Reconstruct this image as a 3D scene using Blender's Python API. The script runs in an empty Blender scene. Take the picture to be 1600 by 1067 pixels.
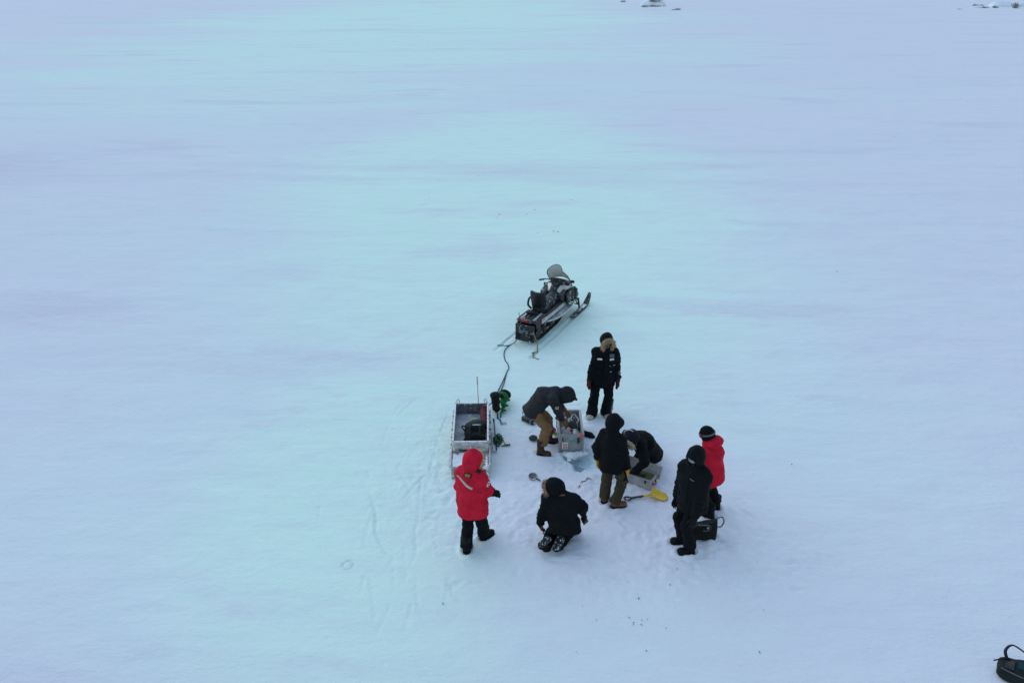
import bpy, bmesh, math, random
import numpy as np
from mathutils import Vector, Matrix

random.seed(7)
SC = bpy.context.scene
COL = SC.collection
PITCH = math.radians(26.0)
CAM_H = 8.25
FPX = 28.0/36.0*1600.0

# ------------------------------------------------------------------ measuring
# The photograph was measured with these: a point of the ground (or of a known
# height / known depth) seen along a direction of the drone camera.
def gp(px, py, z=0.0):
    a = PITCH + math.atan((py-533.5)/FPX)
    y = (CAM_H-z)/math.tan(a)
    D = y*math.cos(PITCH) + (CAM_H-z)*math.sin(PITCH)
    return np.array([(px-800)/FPX*D, y, z])

def yp(px, py, y):
    a = PITCH + math.atan((py-533.5)/FPX)
    z = CAM_H - y*math.tan(a)
    D = y*math.cos(PITCH) + (CAM_H-z)*math.sin(PITCH)
    return np.array([(px-800)/FPX*D, y, z])

def V(*a): return np.array(a, float)
def nrm(v):
    v = np.asarray(v, float); n = np.linalg.norm(v)
    return v/n if n > 1e-9 else v
def cross(a, b): return np.cross(a, b)

# ------------------------------------------------------------------ noise
def _hash(ix, iy, iz, seed):
    n = (ix*374761393 + iy*668265263 + iz*2147483647 + seed*1274126177).astype(np.int64)
    n = (n ^ (n >> 13)) * 1274126177
    n = n & 0x7fffffff
    n = (n ^ (n >> 16)) & 0xffff
    return n/32767.5 - 1.0

def vnoise(P, seed=0):
    I = np.floor(P).astype(np.int64); f = P-I
    f = f*f*(3-2*f)
    r = 0
    for dx in (0, 1):
        wx = f[..., 0] if dx else 1-f[..., 0]
        for dy in (0, 1):
            wy = f[..., 1] if dy else 1-f[..., 1]
            for dz in (0, 1):
                wz = f[..., 2] if dz else 1-f[..., 2]
                r = r + wx*wy*wz*_hash(I[..., 0]+dx, I[..., 1]+dy, I[..., 2]+dz, seed)
    return r

def fbm(P, octv=3, seed=0, gain=0.5):
    r = 0; a = 1.0; t = 0
    for k in range(octv):
        r = r + a*vnoise(P*(2.03**k)+17.3*k, seed+k); t += a; a *= gain
    return r/t

# ------------------------------------------------------------------ signed distance shapes
def cap(P, a, b, ra, rb):
    a = np.asarray(a, float); b = np.asarray(b, float)
    ab = b-a; L2 = ab.dot(ab)+1e-12
    t = np.clip(((P-a)@ab)/L2, 0, 1)
    return np.linalg.norm(P-(a+t[:, None]*ab), axis=1) - (ra+(rb-ra)*t)

def ell(P, c, R, ax=None):
    q = P-np.asarray(c, float)
    if ax is not None: q = q@np.array(ax, float).T
    R = np.asarray(R, float)
    k0 = np.linalg.norm(q/R, axis=1); k1 = np.linalg.norm(q/(R*R), axis=1)
    return np.where(k1 > 1e-9, k0*(k0-1.0)/np.maximum(k1, 1e-9), -R.min())

def esec(P, a, b, side, wa, da, wb, db):
    """elliptical limb: half width w along 'side', half depth d across it"""
    a = np.asarray(a, float); b = np.asarray(b, float)
    ab = b-a; L = np.linalg.norm(ab); ax = ab/L
    s = np.asarray(side, float); s = nrm(s-ax*s.dot(ax)); v = np.cross(ax, s)
    q = P-a
    t = q@ax; tc = np.clip(t/L, 0, 1)
    w = wa+(wb-wa)*tc; d = da+(db-da)*tc
    m = np.minimum(w, d)
    ex = t-tc*L
    k = np.sqrt(((q@s)/w)**2+((q@v)/d)**2+(ex/m)**2)
    return (k-1)*m

def box3(P, c, h, ax, r=0.01):
    q = np.abs((P-np.asarray(c, float))@np.array(ax, float).T)-(np.asarray(h, float)-r)
    return np.linalg.norm(np.maximum(q, 0), axis=1)+np.minimum(q.max(axis=1), 0)-r

def plane(P, c, n):           # negative behind the plane (against n)
    return (P-np.asarray(c, float))@nrm(n)

def smin(a, b, k):
    h = np.clip(0.5+0.5*(b-a)/k, 0, 1)
    return b+(a-b)*h-k*h*(1-h)
def smax(a, b, k): return -smin(-a, -b, k)
def union(ds, k):
    r = ds[0]
    for d in ds[1:]: r = smin(r, d, k)
    return r

def surf_nets(fn, lo, hi, h):
    lo = np.asarray(lo, float); hi = np.asarray(hi, float)
    n = np.ceil((hi-lo)/h).astype(int)+1
    gx, gy, gz = [lo[i]+h*np.arange(n[i]) for i in range(3)]
    # far from the skin a coarse reading is enough
    K = 5
    nc = [int(math.ceil((n[i]-1)/K))+1 for i in range(3)]
    CX, CY, CZ = np.meshgrid(*[lo[i]+h*K*np.arange(nc[i]) for i in range(3)], indexing='ij')
    C = fn(np.stack([CX.ravel(), CY.ravel(), CZ.ravel()], 1)).reshape(nc)
    I = [np.minimum((np.arange(n[i])+K//2)//K, nc[i]-1) for i in range(3)]
    F = C[np.ix_(*I)].copy()
    near = np.argwhere(np.abs(F) < h*K*1.25+.012)
    F[near[:, 0], near[:, 1], near[:, 2]] = fn(lo+near*h)
    # keep the shape closed
    F[0], F[-1] = np.maximum(F[0], h*.5), np.maximum(F[-1], h*.5)
    F[:, 0], F[:, -1] = np.maximum(F[:, 0], h*.5), np.maximum(F[:, -1], h*.5)
    F[:, :, 0], F[:, :, -1] = np.maximum(F[:, :, 0], h*.5), np.maximum(F[:, :, -1], h*.5)
    S = F < 0
    c = n-1
    acc = np.zeros((c[0], c[1], c[2], 3)); cnt = np.zeros(c)
    def sl(o): return tuple(slice(o[i], o[i]+c[i]) for i in range(3))
    corners = [(i, j, k) for i in (0, 1) for j in (0, 1) for k in (0, 1)]
    for A in corners:
        for d in range(3):
            if A[d]: continue
            B = list(A); B[d] = 1
            fa, fb = F[sl(A)], F[sl(B)]
            m = S[sl(A)] != S[sl(B)]
            t = np.where(m, fa/np.where(m, fa-fb, 1), 0)
            for e in range(3):
                val = A[e] + (t if e == d else 0)
                acc[..., e] += np.where(m, val, 0)
            cnt += m
    act = cnt > 0
    idx = -np.ones(c, int); idx[act] = np.arange(act.sum())
    ii = np.argwhere(act)
    verts = lo+(ii+acc[act]/cnt[act][:, None])*h
    faces = []
    for d in range(3):
        u, v = (d+1) % 3, (d+2) % 3
        s0 = [slice(0, None)]*3; s1 = [slice(0, None)]*3
        s0[d] = slice(0, -1); s1[d] = slice(1, None)
        a, b = S[tuple(s0)], S[tuple(s1)]
        e = np.argwhere(a != b)
        e = e[(e[:, u] > 0) & (e[:, v] > 0) & (e[:, u] < c[u]) & (e[:, v] < c[v])]
        def g(du, dv):
            q = e.copy(); q[:, u] += du; q[:, v] += dv
            return idx[q[:, 0], q[:, 1], q[:, 2]]
        quad = np.stack([g(-1, -1), g(0, -1), g(0, 0), g(-1, 0)], 1)
        flip = ~a[e[:, 0], e[:, 1], e[:, 2]]
        quad[flip] = quad[flip][:, ::-1]
        faces.append(quad)
    faces = np.concatenate(faces)
    return verts, faces[(faces >= 0).all(1)]

# ------------------------------------------------------------------ linking
def mesh_np(name, verts, faces, mat, parent=None, base=(0, 0, 0), smooth=True):
    me = bpy.data.meshes.new(name)
    verts = np.asarray(verts, float)-np.asarray(base, float)
    faces = np.asarray(faces)
    me.vertices.add(len(verts)); me.vertices.foreach_set('co', verts.astype(np.float32).ravel())
    k = faces.shape[1]
    me.loops.add(faces.size); me.loops.foreach_set('vertex_index', faces.astype(np.int32).ravel())
    me.polygons.add(len(faces))
    me.polygons.foreach_set('loop_start', np.arange(0, faces.size, k, dtype=np.int32))
    me.polygons.foreach_set('use_smooth', np.full(len(faces), smooth))
    me.update(calc_edges=True); me.validate()
    return link(name, me, mat, parent)

def link(name, me, mat, parent=None):
    o = bpy.data.objects.new(name, me); COL.objects.link(o)
    if mat: me.materials.append(mat)
    if parent: o.parent = parent
    return o

def tag(o, label=None, cat=None, group=None, kind=None):
    if label: o['label'] = label
    if cat: o['category'] = cat
    if group: o['group'] = group
    if kind: o['kind'] = kind
    return o

def thing(name, label, cat, loc=(0, 0, 0), rz=0.0, group=None):
    o = bpy.data.objects.new(name, None); COL.objects.link(o)
    o.empty_display_size = .1
    o.location = [float(c) for c in loc]; o.rotation_euler = (0, 0, rz)
    return tag(o, label, cat, group)

def sdf_obj(name, fn, lo, hi, h, mat, parent=None, base=(0, 0, 0)):
    v, f = surf_nets(fn, lo, hi, h)
    return mesh_np(name, v, f, mat, parent, base)

# polygon collector -------------------------------------------------
class MB:
    def __init__(s): s.v = []; s.f = []
    def add(s, v, f):
        o = len(s.v); s.v += [tuple(map(float, p)) for p in v]; s.f += [tuple(i+o for i in q) for q in f]
        return s
    def box(s, c, h, ax=None, bev=0.004):
        """bevelled box: centre, half sizes, rows of ax = its x, y, z directions"""
        A = np.eye(3) if ax is None else np.array(ax, float)
        h = np.asarray(h, float); b = min(bev, h.min()*.6); c = np.asarray(c, float)
        pts = []; idx = {}
        for sx in (-1, 1):
            for sy in (-1, 1):
                for sz in (-1, 1):
                    sg = np.array([sx, sy, sz])
                    for k in range(3):
                        q = sg*(h-b); q[k] = sg[k]*h[k]
                        idx[(sx, sy, sz, k)] = len(pts); pts.append(c+q@A)
        F = []
        for k in range(3):
            u, w = (k+1) % 3, (k+2) % 3
            for sg in (-1, 1):
                q = []
                for (a, b2) in ((-1, -1), (1, -1), (1, 1), (-1, 1)):
                    t = [0, 0, 0]; t[k] = sg; t[u] = a; t[w] = b2; q.append(idx[(*t, k)])
                F.append(q if sg > 0 else q[::-1])
            for a in (-1, 1):
                for b2 in (-1, 1):
                    t0 = [0, 0, 0]; t1 = [0, 0, 0]; t0[k] = -1; t1[k] = 1
                    for t in (t0, t1): t[u] = a; t[w] = b2
                    q = [idx[(*t0, u)], idx[(*t1, u)], idx[(*t1, w)], idx[(*t0, w)]]
                    F.append(q if a*b2 > 0 else q[::-1])
        for sx in (-1, 1):
            for sy in (-1, 1):
                for sz in (-1, 1):
                    q = [idx[(sx, sy, sz, k)] for k in range(3)]
                    F.append(q if sx*sy*sz > 0 else q[::-1])
        return s.add(pts, F)
    def tube(s, pts, r, n=8, closed=False, r2=None, flat=None):
        pts = [np.asarray(p, float) for p in pts]; m = len(pts)
        rs = r if hasattr(r, '__len__') else [r]*m
        if r2 is not None: rs = [r+(r2-r)*i/(m-1) for i in range(m)]
        T = []
        for i in range(m):
            a = pts[i-1] if (i > 0 or closed) else pts[i]
            b = pts[(i+1) % m] if (i < m-1 or closed) else pts[i]
            T.append(nrm(b-a))
        up = np.array([0, 0, 1.0]) if abs(T[0][2]) < .9 else np.array([1.0, 0, 0])
        V_, F_ = [], []
        x = nrm(np.cross(up, T[0]))
        for i in range(m):
            x = nrm(x-T[i]*x.dot(T[i])); y = np.cross(T[i], x)
            for k in range(n):
                a = 2*math.pi*k/n
                fx, fy = (1, 1) if flat is None else flat
                V_.append(pts[i]+rs[i]*(math.cos(a)*x*fx+math.sin(a)*y*fy))
        for i in range(m if closed else m-1):
            for k in range(n):
                a = i*n+k; b = i*n+(k+1) % n; c = ((i+1) % m)*n+(k+1) % n; d = ((i+1) % m)*n+k
                F_.append((a, b, c, d))
        if not closed:
            F_.append(tuple(range(n))[::-1]); F_.append(tuple((m-1)*n+k for k in range(n)))
        return s.add(V_, F_)
    def prism(s, prof, axis_o, X, Y, N, d0, d1):
        """profile (2-D points, counter-clockwise) spanned by X,Y, extruded along N from d0 to d1"""
        o = np.asarray(axis_o, float); X, Y, N = map(lambda q: np.asarray(q, float), (X, Y, N))
        n = len(prof)
        v = [o+p[0]*X+p[1]*Y+d0*N for p in prof]+[o+p[0]*X+p[1]*Y+d1*N for p in prof]
        f = [tuple(range(n))[::-1], tuple(range(n, 2*n))]
        f += [(i, (i+1) % n, n+(i+1) % n, n+i) for i in range(n)]
        return s.add(v, f)
    def lathe(s, c, axis, prof, n=20):
        ax = nrm(axis); x = nrm(np.cross(ax, [0.3, 0.9, 0.2])); y = np.cross(ax, x)
        V_, F_ = [], []; m = len(prof)
        for (r, z) in prof:
            for k in range(n):
                a = 2*math.pi*k/n
                V_.append(np.asarray(c)+ax*z+r*(math.cos(a)*x+math.sin(a)*y))
        for i in range(m-1):
            for k in range(n):
                F_.append((i*n+k, i*n+(k+1) % n, (i+1)*n+(k+1) % n, (i+1)*n+k))
        F_.append(tuple(range(n))[::-1]); F_.append(tuple((m-1)*n+k for k in range(n)))
        return s.add(V_, F_)
    def build(s, name, mat, parent=None, base=(0, 0, 0), smooth=False, angle=None):
        me = bpy.data.meshes.new(name)
        b = np.asarray(base, float)
        me.from_pydata([tuple(np.array(p)-b) for p in s.v], [], s.f)
        bm = bmesh.new(); bm.from_mesh(me)
        bmesh.ops.recalc_face_normals(bm, faces=bm.faces)
        if angle is not None:
            for e in bm.edges:
                e.smooth = len(e.link_faces) == 2 and e.calc_face_angle(0) < math.radians(angle)
        for f in bm.faces: f.smooth = smooth or angle is not None
        bm.to_mesh(me); bm.free(); me.update()
        return link(name, me, mat, parent)

def spline(pts, n=8):
    pts = [np.asarray(p, float) for p in pts]
    P = [2*pts[0]-pts[1]]+pts+[2*pts[-1]-pts[-2]]
    out = []
    for i in range(1, len(P)-2):
        for k in range(n):
            t = k/n
            a, b, c, d = P[i-1], P[i], P[i+1], P[i+2]
            out.append(.5*((2*b)+(c-a)*t+(2*a-5*b+4*c-d)*t*t+(3*b-a-3*c+d)*t**3))
    out.append(pts[-1])
    return out

# ------------------------------------------------------------------ materials
def new_mat(name):
    m = bpy.data.materials.new(name); m.use_nodes = True
    nt = m.node_tree
    b = nt.nodes['Principled BSDF']
    return m, nt, b

def lin(h):
    c = [int(h[i:i+2], 16)/255 for i in (0, 2, 4)]
    return [x/12.92 if x <= .04045 else ((x+.055)/1.055)**2.4 for x in c]

def surface(name, col, rough=.7, metal=0.0, var=.18, scale=14.0, bump=.15, bscale=60.0, spec=.3, dust=0.0, dustcol=(.75, .8, .85), dscale=30.0, sheen=0.0, stretch=(1, 1, 1)):
    """procedural material: two-scale mottling, fine relief, optional snow / wear specks of its own shape"""
    m, nt, b = new_mat(name)
    N, L = nt.nodes, nt.links
    tc = N.new('ShaderNodeTexCoord')
    mp = N.new('ShaderNodeMapping'); mp.inputs['Scale'].default_value = stretch
    L.new(tc.outputs['Object'], mp.inputs['Vector'])
    n1 = N.new('ShaderNodeTexNoise'); n1.inputs['Scale'].default_value = scale; n1.inputs['Detail'].default_value = 5
    L.new(mp.outputs[0], n1.inputs['Vector'])
    rp = N.new('ShaderNodeMapRange'); rp.inputs[1].default_value = .3; rp.inputs[2].default_value = .7
    rp.inputs[3].default_value = 1-var; rp.inputs[4].default_value = 1+var
    L.new(n1.outputs[0], rp.inputs[0])
    mx = N.new('ShaderNodeVectorMath'); mx.operation = 'SCALE'
    mx.inputs[0].default_value = col[:3]
    L.new(rp.outputs[0], mx.inputs['Scale'])
    out = mx.outputs[0]
    if dust > 0:
        n3 = N.new('ShaderNodeTexNoise'); n3.inputs['Scale'].default_value = dscale; n3.inputs['Detail'].default_value = 6
        n3.inputs['Roughness'].default_value = .7
        L.new(tc.outputs['Object'], n3.inputs['Vector'])
        r3 = N.new('ShaderNodeMapRange'); r3.inputs[1].default_value = .68-.3*dust; r3.inputs[2].default_value = .74-.3*dust
        L.new(n3.outputs[0], r3.inputs[0])
        mm = N.new('ShaderNodeMix'); mm.data_type = 'RGBA'
        L.new(r3.outputs[0], mm.inputs[0]); L.new(out, mm.inputs[6]); mm.inputs[7].default_value = (*dustcol, 1)
        out = mm.outputs[2]
    L.new(out, b.inputs['Base Color'])
    b.inputs['Roughness'].default_value = rough
    b.inputs['Metallic'].default_value = metal
    b.inputs['Specular IOR Level'].default_value = spec
    if sheen: b.inputs['Sheen Weight'].default_value = sheen
    n2 = N.new('ShaderNodeTexNoise'); n2.inputs['Scale'].default_value = bscale; n2.inputs['Detail'].default_value = 4
    L.new(mp.outputs[0], n2.inputs['Vector'])
    bp = N.new('ShaderNodeBump'); bp.inputs['Strength'].default_value = bump; bp.inputs['Distance'].default_value = .01
    L.new(n2.outputs[0], bp.inputs['Height']); L.new(bp.outputs[0], b.inputs['Normal'])
    return m

M = {}
def cloth(key, col, **k):
    d = dict(rough=.85, var=.2, scale=9, bump=.6, bscale=28, spec=.12, sheen=.0); d.update(k)
    M[key] = surface(key, col, **d)
cloth('black_cloth', (.0055, .0070, .0085))
cloth('jacket_black', (.0042, .0062, .0078))
cloth('navy_cloth', (.0046, .0062, .0095))
cloth('trouser_black', (.0042, .0056, .0072))
cloth('trouser_snowy', (.006, .0075, .011), dust=.18, dscale=18)
cloth('charcoal_cloth', (.026, .026, .031))
cloth('charcoal_dark', (.018, .019, .025))
cloth('dusk_cloth', (.012, .013, .021))
cloth('red_cloth', (.50, .011, .034), var=.2)
cloth('red_cloth_deep', (.55, .007, .028), var=.1)
cloth('brown_trouser', (.20, .115, .058), var=.22)
cloth('olive_trouser', (.048, .040, .024), var=.22)
cloth('leather_brown', (.15, .068, .028), rough=.6)
cloth('leather_yellow', (.55, .27, .05), rough=.6)
cloth('maroon_mitten', (.075, .018, .016))
cloth('glove_black', (.008, .009, .012))
cloth('boot_brown', (.055, .032, .024), rough=.6)
cloth('boot_tan', (.16, .07, .045), rough=.6)
cloth('boot_black', (.005, .006, .0075), rough=.55)
cloth('boot_white', (.48, .46, .40), rough=.7)
M['sole_black'] = surface('sole_black', (.006, .006, .008), rough=.7)
M['sole_snowy'] = surface('sole_snowy', (.012, .012, .014), rough=.8, dust=.44, dscale=30)
cloth('gaiter_grey', (.09, .105, .13))
M['fur_tan'] = surface('fur_tan', (.40, .30, .20), rough=.95, var=.45, scale=25, bump=.3)
M['fur_brown'] = surface('fur_brown', (.26, .15, .085), rough=.95, var=.45, scale=25, bump=.3)
M['fur_grey'] = surface('fur_grey', (.42, .36, .27), rough=.95, var=.4, scale=25, bump=.3)
M['skin'] = surface('skin', (.32, .15, .10), rough=.55, var=.1, scale=20, bump=.1)
M['reflective'] = surface('reflective', (.62, .63, .66), rough=.4, var=.1)
M['stripe_grey'] = surface('stripe_grey', (.40, .39, .41), rough=.5, var=.12)
M['patch_grey'] = surface('patch_grey', (.10, .12, .145), rough=.7, scale=80, var=.4)
M['patch_dark'] = surface('patch_dark', (.012, .012, .014), rough=.7)
M['patch_gold'] = surface('patch_gold', (.42, .25, .05), rough=.5, scale=90, var=.3)
M['patch_brown'] = surface('patch_brown', (.10, .05, .022), rough=.6)
M['badge_beige'] = surface('badge_beige', (.45, .36, .30), rough=.6, scale=100, var=.3)
M['badge_white'] = surface('badge_white', (.75, .75, .76), rough=.5)
M['badge_blue'] = surface('badge_blue', (.05, .07, .25), rough=.5)
M['red_paint'] = surface('red_paint', (.55, .02, .025), rough=.5)
M['orange_label'] = surface('orange_label', (.85, .10, .03), rough=.5)
M['white_label'] = surface('white_label', (.78, .78, .78), rough=.5)
M['lens'] = surface('lens', (.20, .24, .28), rough=.15, spec=.8, var=.25, scale=12)
M['lens_red'] = surface('lens_red', (.25, .03, .02), rough=.2, spec=.8)
M['eye_white'] = surface('eye_white', (.6, .58, .55), rough=.2)
M['eye_dark'] = surface('eye_dark', (.01, .008, .006), rough=.2)
M['hair_dark'] = surface('hair_dark', (.015, .010, .008), rough=.6)

M['plastic_black'] = surface('plastic_black', (.009, .010, .012), rough=.42, spec=.5, dust=.32, dscale=12)
M['rubber_black'] = surface('rubber_black', (.008, .008, .009), rough=.8, dust=.22, dscale=16)
M['vinyl_black'] = surface('vinyl_black', (.010, .011, .014), rough=.5, bump=.2, dust=.08, dscale=12)
M['vinyl_grey'] = surface('vinyl_grey', (.050, .055, .062), rough=.55, bump=.2, dust=.26, dscale=13)
M['paint_white'] = surface('paint_white', (.62, .64, .66), rough=.4, spec=.5, var=.1)
M['metal_grey'] = surface('metal_grey', (.36, .37, .39), rough=.55, metal=.35, dust=.1)
M['metal_light'] = surface('metal_light', (.50, .51, .53), rough=.55, metal=.3, var=.25, dust=.15, dscale=12)
M['metal_dark'] = surface('metal_dark', (.035, .037, .042), rough=.45, metal=.4)
M['steel'] = surface('steel', (.33, .34, .36), rough=.4, metal=.8)
M['steel_dark'] = surface('steel_dark', (.06, .065, .075), rough=.45, metal=.6)
M['mesh_grey'] = surface('mesh_grey', (.17, .16, .155), rough=.6, metal=.3, scale=90, var=.4)
M['alu_worn'] = surface('alu_worn', (.47, .455, .45), rough=.65, metal=.2, var=.45, scale=9, dust=.42, dscale=7, stretch=(1, 1, 2.5))
M['alu_rim'] = surface('alu_rim', (.62, .61, .61), rough=.5, metal=.35, var=.3, scale=20)
M['board_dirty'] = surface('board_dirty', (.13, .12, .12), rough=.8, var=.6, scale=6, bump=.5, bscale=25, dust=.35, dscale=12)
M['board_floor'] = surface('board_floor', (.40, .40, .42), rough=.8, var=.35, scale=5, bump=.4, dust=.3, dscale=9)
M['wood_snowy'] = surface('wood_snowy', (.36, .32, .30), rough=.85, var=.45, scale=8, bump=.6, bscale=20, dust=.5, dscale=6)
M['case_grey'] = surface('case_grey', (.33, .32, .325), rough=.7, var=.3, scale=8, dust=.08, dscale=10)
M['case_dark'] = surface('case_dark', (.13, .13, .135), rough=.75, var=.4, scale=8)
M['foam_green'] = surface('foam_green', (.13, .15, .045), rough=.95, var=.3, scale=12, bump=.5)
M['auger_green'] = surface('auger_green', (.008, .17, .04), rough=.45, spec=.4, var=.2)
M['rope_green'] = surface('rope_green', (.03, .085, .04), rough=.9, var=.5, scale=40, bump=.8)
M['rope_grey'] = surface('rope_grey', (.07, .065, .08), rough=.95, var=.3, scale=60, bump=.8)
M['rope_pale'] = surface('rope_pale', (.35, .34, .33), rough=.95, var=.3, scale=60, bump=.8)
M['cord_teal'] = surface('cord_teal', (.03, .13, .15), rough=.9)
M['cord_red'] = surface('cord_red', (.5, .03, .05), rough=.8)
M['cord_lime'] = surface('cord_lime', (.35, .55, .08), rough=.8)
M['strap_tan'] = surface('strap_tan', (.22, .17, .10), rough=.9, var=.4, scale=50)
M['plastic_yellow'] = surface('plastic_yellow', (.72, .45, .008), rough=.45, spec=.4, var=.1, dust=.06)
M['plastic_blue'] = surface('plastic_blue', (.03, .20, .42), rough=.4)
M['plastic_pink'] = surface('plastic_pink', (.35, .03, .22), rough=.45)
M['plastic_bag'] = surface('plastic_bag', (.42, .52, .52), rough=.3, spec=.5, var=.2)
M['teal_box'] = surface('teal_box', (.20, .34, .34), rough=.5, var=.3)
M['bag_olive'] = surface('bag_olive', (.035, .042, .035), rough=.9)
M['bag_greygreen'] = surface('bag_greygreen', (.055, .065, .06), rough=.9)
M['bag_red'] = surface('bag_red', (.12, .022, .028), rough=.8, var=.4)
M['pack_dark'] = surface('pack_dark', (.007, .012, .014), rough=.8)
M['pack_teal'] = surface('pack_teal', (.006, .035, .045), rough=.8)
M['strap_black'] = surface('strap_black', (.0045, .0055, .007), rough=.8)
M['strap_grey'] = surface('strap_grey', (.12, .125, .13), rough=.8)
M['wood_tan'] = surface('wood_tan', (.35, .20, .06), rough=.6)
M['screen'] = surface('screen', (.015, .016, .018), rough=.2, spec=.6)
M['bone'] = surface('bone', (.52, .50, .43), rough=.7, var=.3, scale=30)
# ================================================================== PEOPLE
FEET = []
UP = V(0, 0, 1)

def ik(a, b, l1, l2, pole):
    a, b = np.asarray(a, float), np.asarray(b, float)
    d = b-a; L = np.linalg.norm(d)
    if L >= (l1+l2)*.995: return a+d*l1/(l1+l2)
    x = (l1*l1-l2*l2+L*L)/(2*L); h = math.sqrt(max(l1*l1-x*x, 0))
    u = d/L; p = np.asarray(pole, float); p = nrm(p-u*p.dot(u))
    return a+u*x+p*h

def frame(f, u):
    """matrix rows: forward, left, up made square to each other"""
    f = nrm(f); u = np.asarray(u, float); l = nrm(np.cross(u, f)); u = np.cross(f, l)
    return np.array([f, l, u])

_cache = {}
def place(key, maker, mat, name, parent, base, origin, F, mirror=False, scale=1.0):
    """a small part made once in its own frame and set in place on a person"""
    if key not in _cache: _cache[key] = maker()
    v, f = _cache[key]
    me = bpy.data.meshes.new(name)
    vv = v*scale
    if mirror: vv[:, 1] *= -1; f = f[:, ::-1]
    w = np.asarray(origin)+vv@F
    return mesh_np(name, w, f, mat, parent, base)

def boot_mesh(shaft, fat):
    def fn(P):
        d = union([cap(P, (-.005, 0, shaft), (0, 0, -.02), .066*fat, .060*fat),
                   esec(P, (-.022, 0, -.055), (.135, 0, -.066), (0, 1, 0), .047*fat, .045, .051*fat, .038),
                   ell(P, (.13, 0, -.062), (.068*fat, .052*fat, .04))], .035)
        d = d+.004*fbm(P*28, 2, 5)
        return np.maximum(np.maximum(d, -(P[:, 2]+.088)), P[:, 2]-shaft)
    return surf_nets(fn, (-.12, -.1, -.11), (.24, .1, shaft+.02), .0085)

def sole_mesh(fat):
    def fn(P):
        q = P.copy(); q[:, 2] = 0
        d = np.minimum(cap(q, (-.02, 0, 0), (.14, 0, 0), .056*fat, .058*fat), 9)
        d = smax(d, np.abs(P[:, 2]+.099)-.013, .006)
        tread = np.maximum(np.abs(((P[:, 0]*1.0) % .036)-.018)-.006, P[:, 2]+.106)
        waist = np.maximum(np.abs(P[:, 0]-.035)-.018, P[:, 2]+.103)
        return np.maximum(d, -np.minimum(tread, waist))
    return surf_nets(fn, (-.11, -.09, -.13), (.23, .09, -.07), .006)

FING = [(.036, .070, .0115), (.012, .082, .012), (-.012, .077, .0118), (-.034, .060, .0108)]
def glove_mesh(curl, long_cuff):
    def fn(P):
        ds = [esec(P, (.015, 0, 0), (.085, .002, 0), (0, 1, 0), .036, .022, .044, .018)]
        for k, (y, L, r) in enumerate(FING):
            p = V(.088, y, 0); a = 0
            for s, fr in enumerate((.42, .32, .26)):
                a += curl*(.55, .75, .5)[s]
                q = p+L*fr*V(math.cos(a), y*.9*(1-s*.3), -math.sin(a))
                ds.append(cap(P, p, q, r*(1-.07*s), r*(.93-.07*s))); p = q
        d = ds[0]
        fin = np.minimum.reduce(ds[1:])
        d = smin(d, fin, .010)
        t1 = V(.028, .036, -.006); t2 = V(.058, .066, -.018); t3 = V(.088, .076, -.03-.02*curl)
        d = smin(d, np.minimum(cap(P, t1, t2, .017, .014), cap(P, t2, t3, .0138, .0115)), .012)
        d = smin(d, cap(P, (-.03-long_cuff, 0, 0), (.02, 0, 0), .042+.12*long_cuff, .034), .02)
        d = d+.0016*fbm(P*60, 2, 9)
        return np.maximum(d, -(P[:, 0]+.035+long_cuff))
    return surf_nets(fn, (-.14, -.09, -.13), (.21, .12, .06), .0058)

def mitten_mesh(curl):
    def fn(P):
        d = union([esec(P, (.02, 0, 0), (.10, 0, -.004-.02*curl), (0, 1, 0), .044, .030, .054, .027),
                   esec(P, (.10, 0, -.004-.02*curl), (.155, -.004, -.012-.07*curl), (0, 1, 0), .052, .026, .036, .018)], .02)
        d = smin(d, np.minimum(cap(P, (.03, .035, -.006), (.07, .068, -.018), .02, .018),
                               cap(P, (.07, .068, -.018), (.105, .072, -.034), .018, .014)), .016)
        d = smin(d, cap(P, (-.06, 0, 0), (.02, 0, 0), .050, .040), .02)
        d = d+.003*fbm(P*40, 2, 4)
        return np.maximum(d, -(P[:, 0]+.055))
    return surf_nets(fn, (-.10, -.09, -.13), (.22, .12, .07), .007)

def fur_ring(name, c, f, s, u, a, b, mat, root, base, gap=None, n=420, ln=.05, seed=1):
    """ruff of fur: short tapering tufts standing out of a ring round the face"""
    rnd = random.Random(seed)
    m = MB()
    ring = []
    N = 30
    for k in range(N):
        t = 2*math.pi*k/N
        if gap: t = -math.pi/2+gap+(2*math.pi-2*gap)*k/(N-1)
        ring.append(np.asarray(c)+s*a*math.cos(t)+u*b*math.sin(t))
    m.tube(ring, .026, 7, closed=not gap)
    for k in range(n):
        t = rnd.uniform(0, 2*math.pi) if not gap else -math.pi/2+rnd.uniform(gap, 2*math.pi-gap)
        ph = rnd.uniform(0, 2*math.pi)
        rad = nrm(s*math.cos(t)*a+u*math.sin(t)*b)
        p = np.asarray(c)+s*a*math.cos(t)+u*b*math.sin(t)
        d = nrm(rad*math.cos(ph)*.9+f*(math.sin(ph)*.6+.5)+V(rnd.gauss(0, .35), rnd.gauss(0, .35), rnd.gauss(0, .35)))
        p = p+d*.012
        L = ln*rnd.uniform(.55, 1.15); w = rnd.uniform(.006, .011)
        x = nrm(np.cross(d, [rnd.gauss(0, 1), rnd.gauss(0, 1), rnd.gauss(0, 1)])); y = np.cross(d, x)
        tip = p+d*L+V(rnd.gauss(0, .008), rnd.gauss(0, .008), -.008)
        m.add([p+x*w, p-x*.5*w+y*.87*w, p-x*.5*w-y*.87*w, tip], [(0, 1, 3), (1, 2, 3), (2, 0, 3), (0, 2, 1)])
    return m.build(name, mat, root, base)

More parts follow.
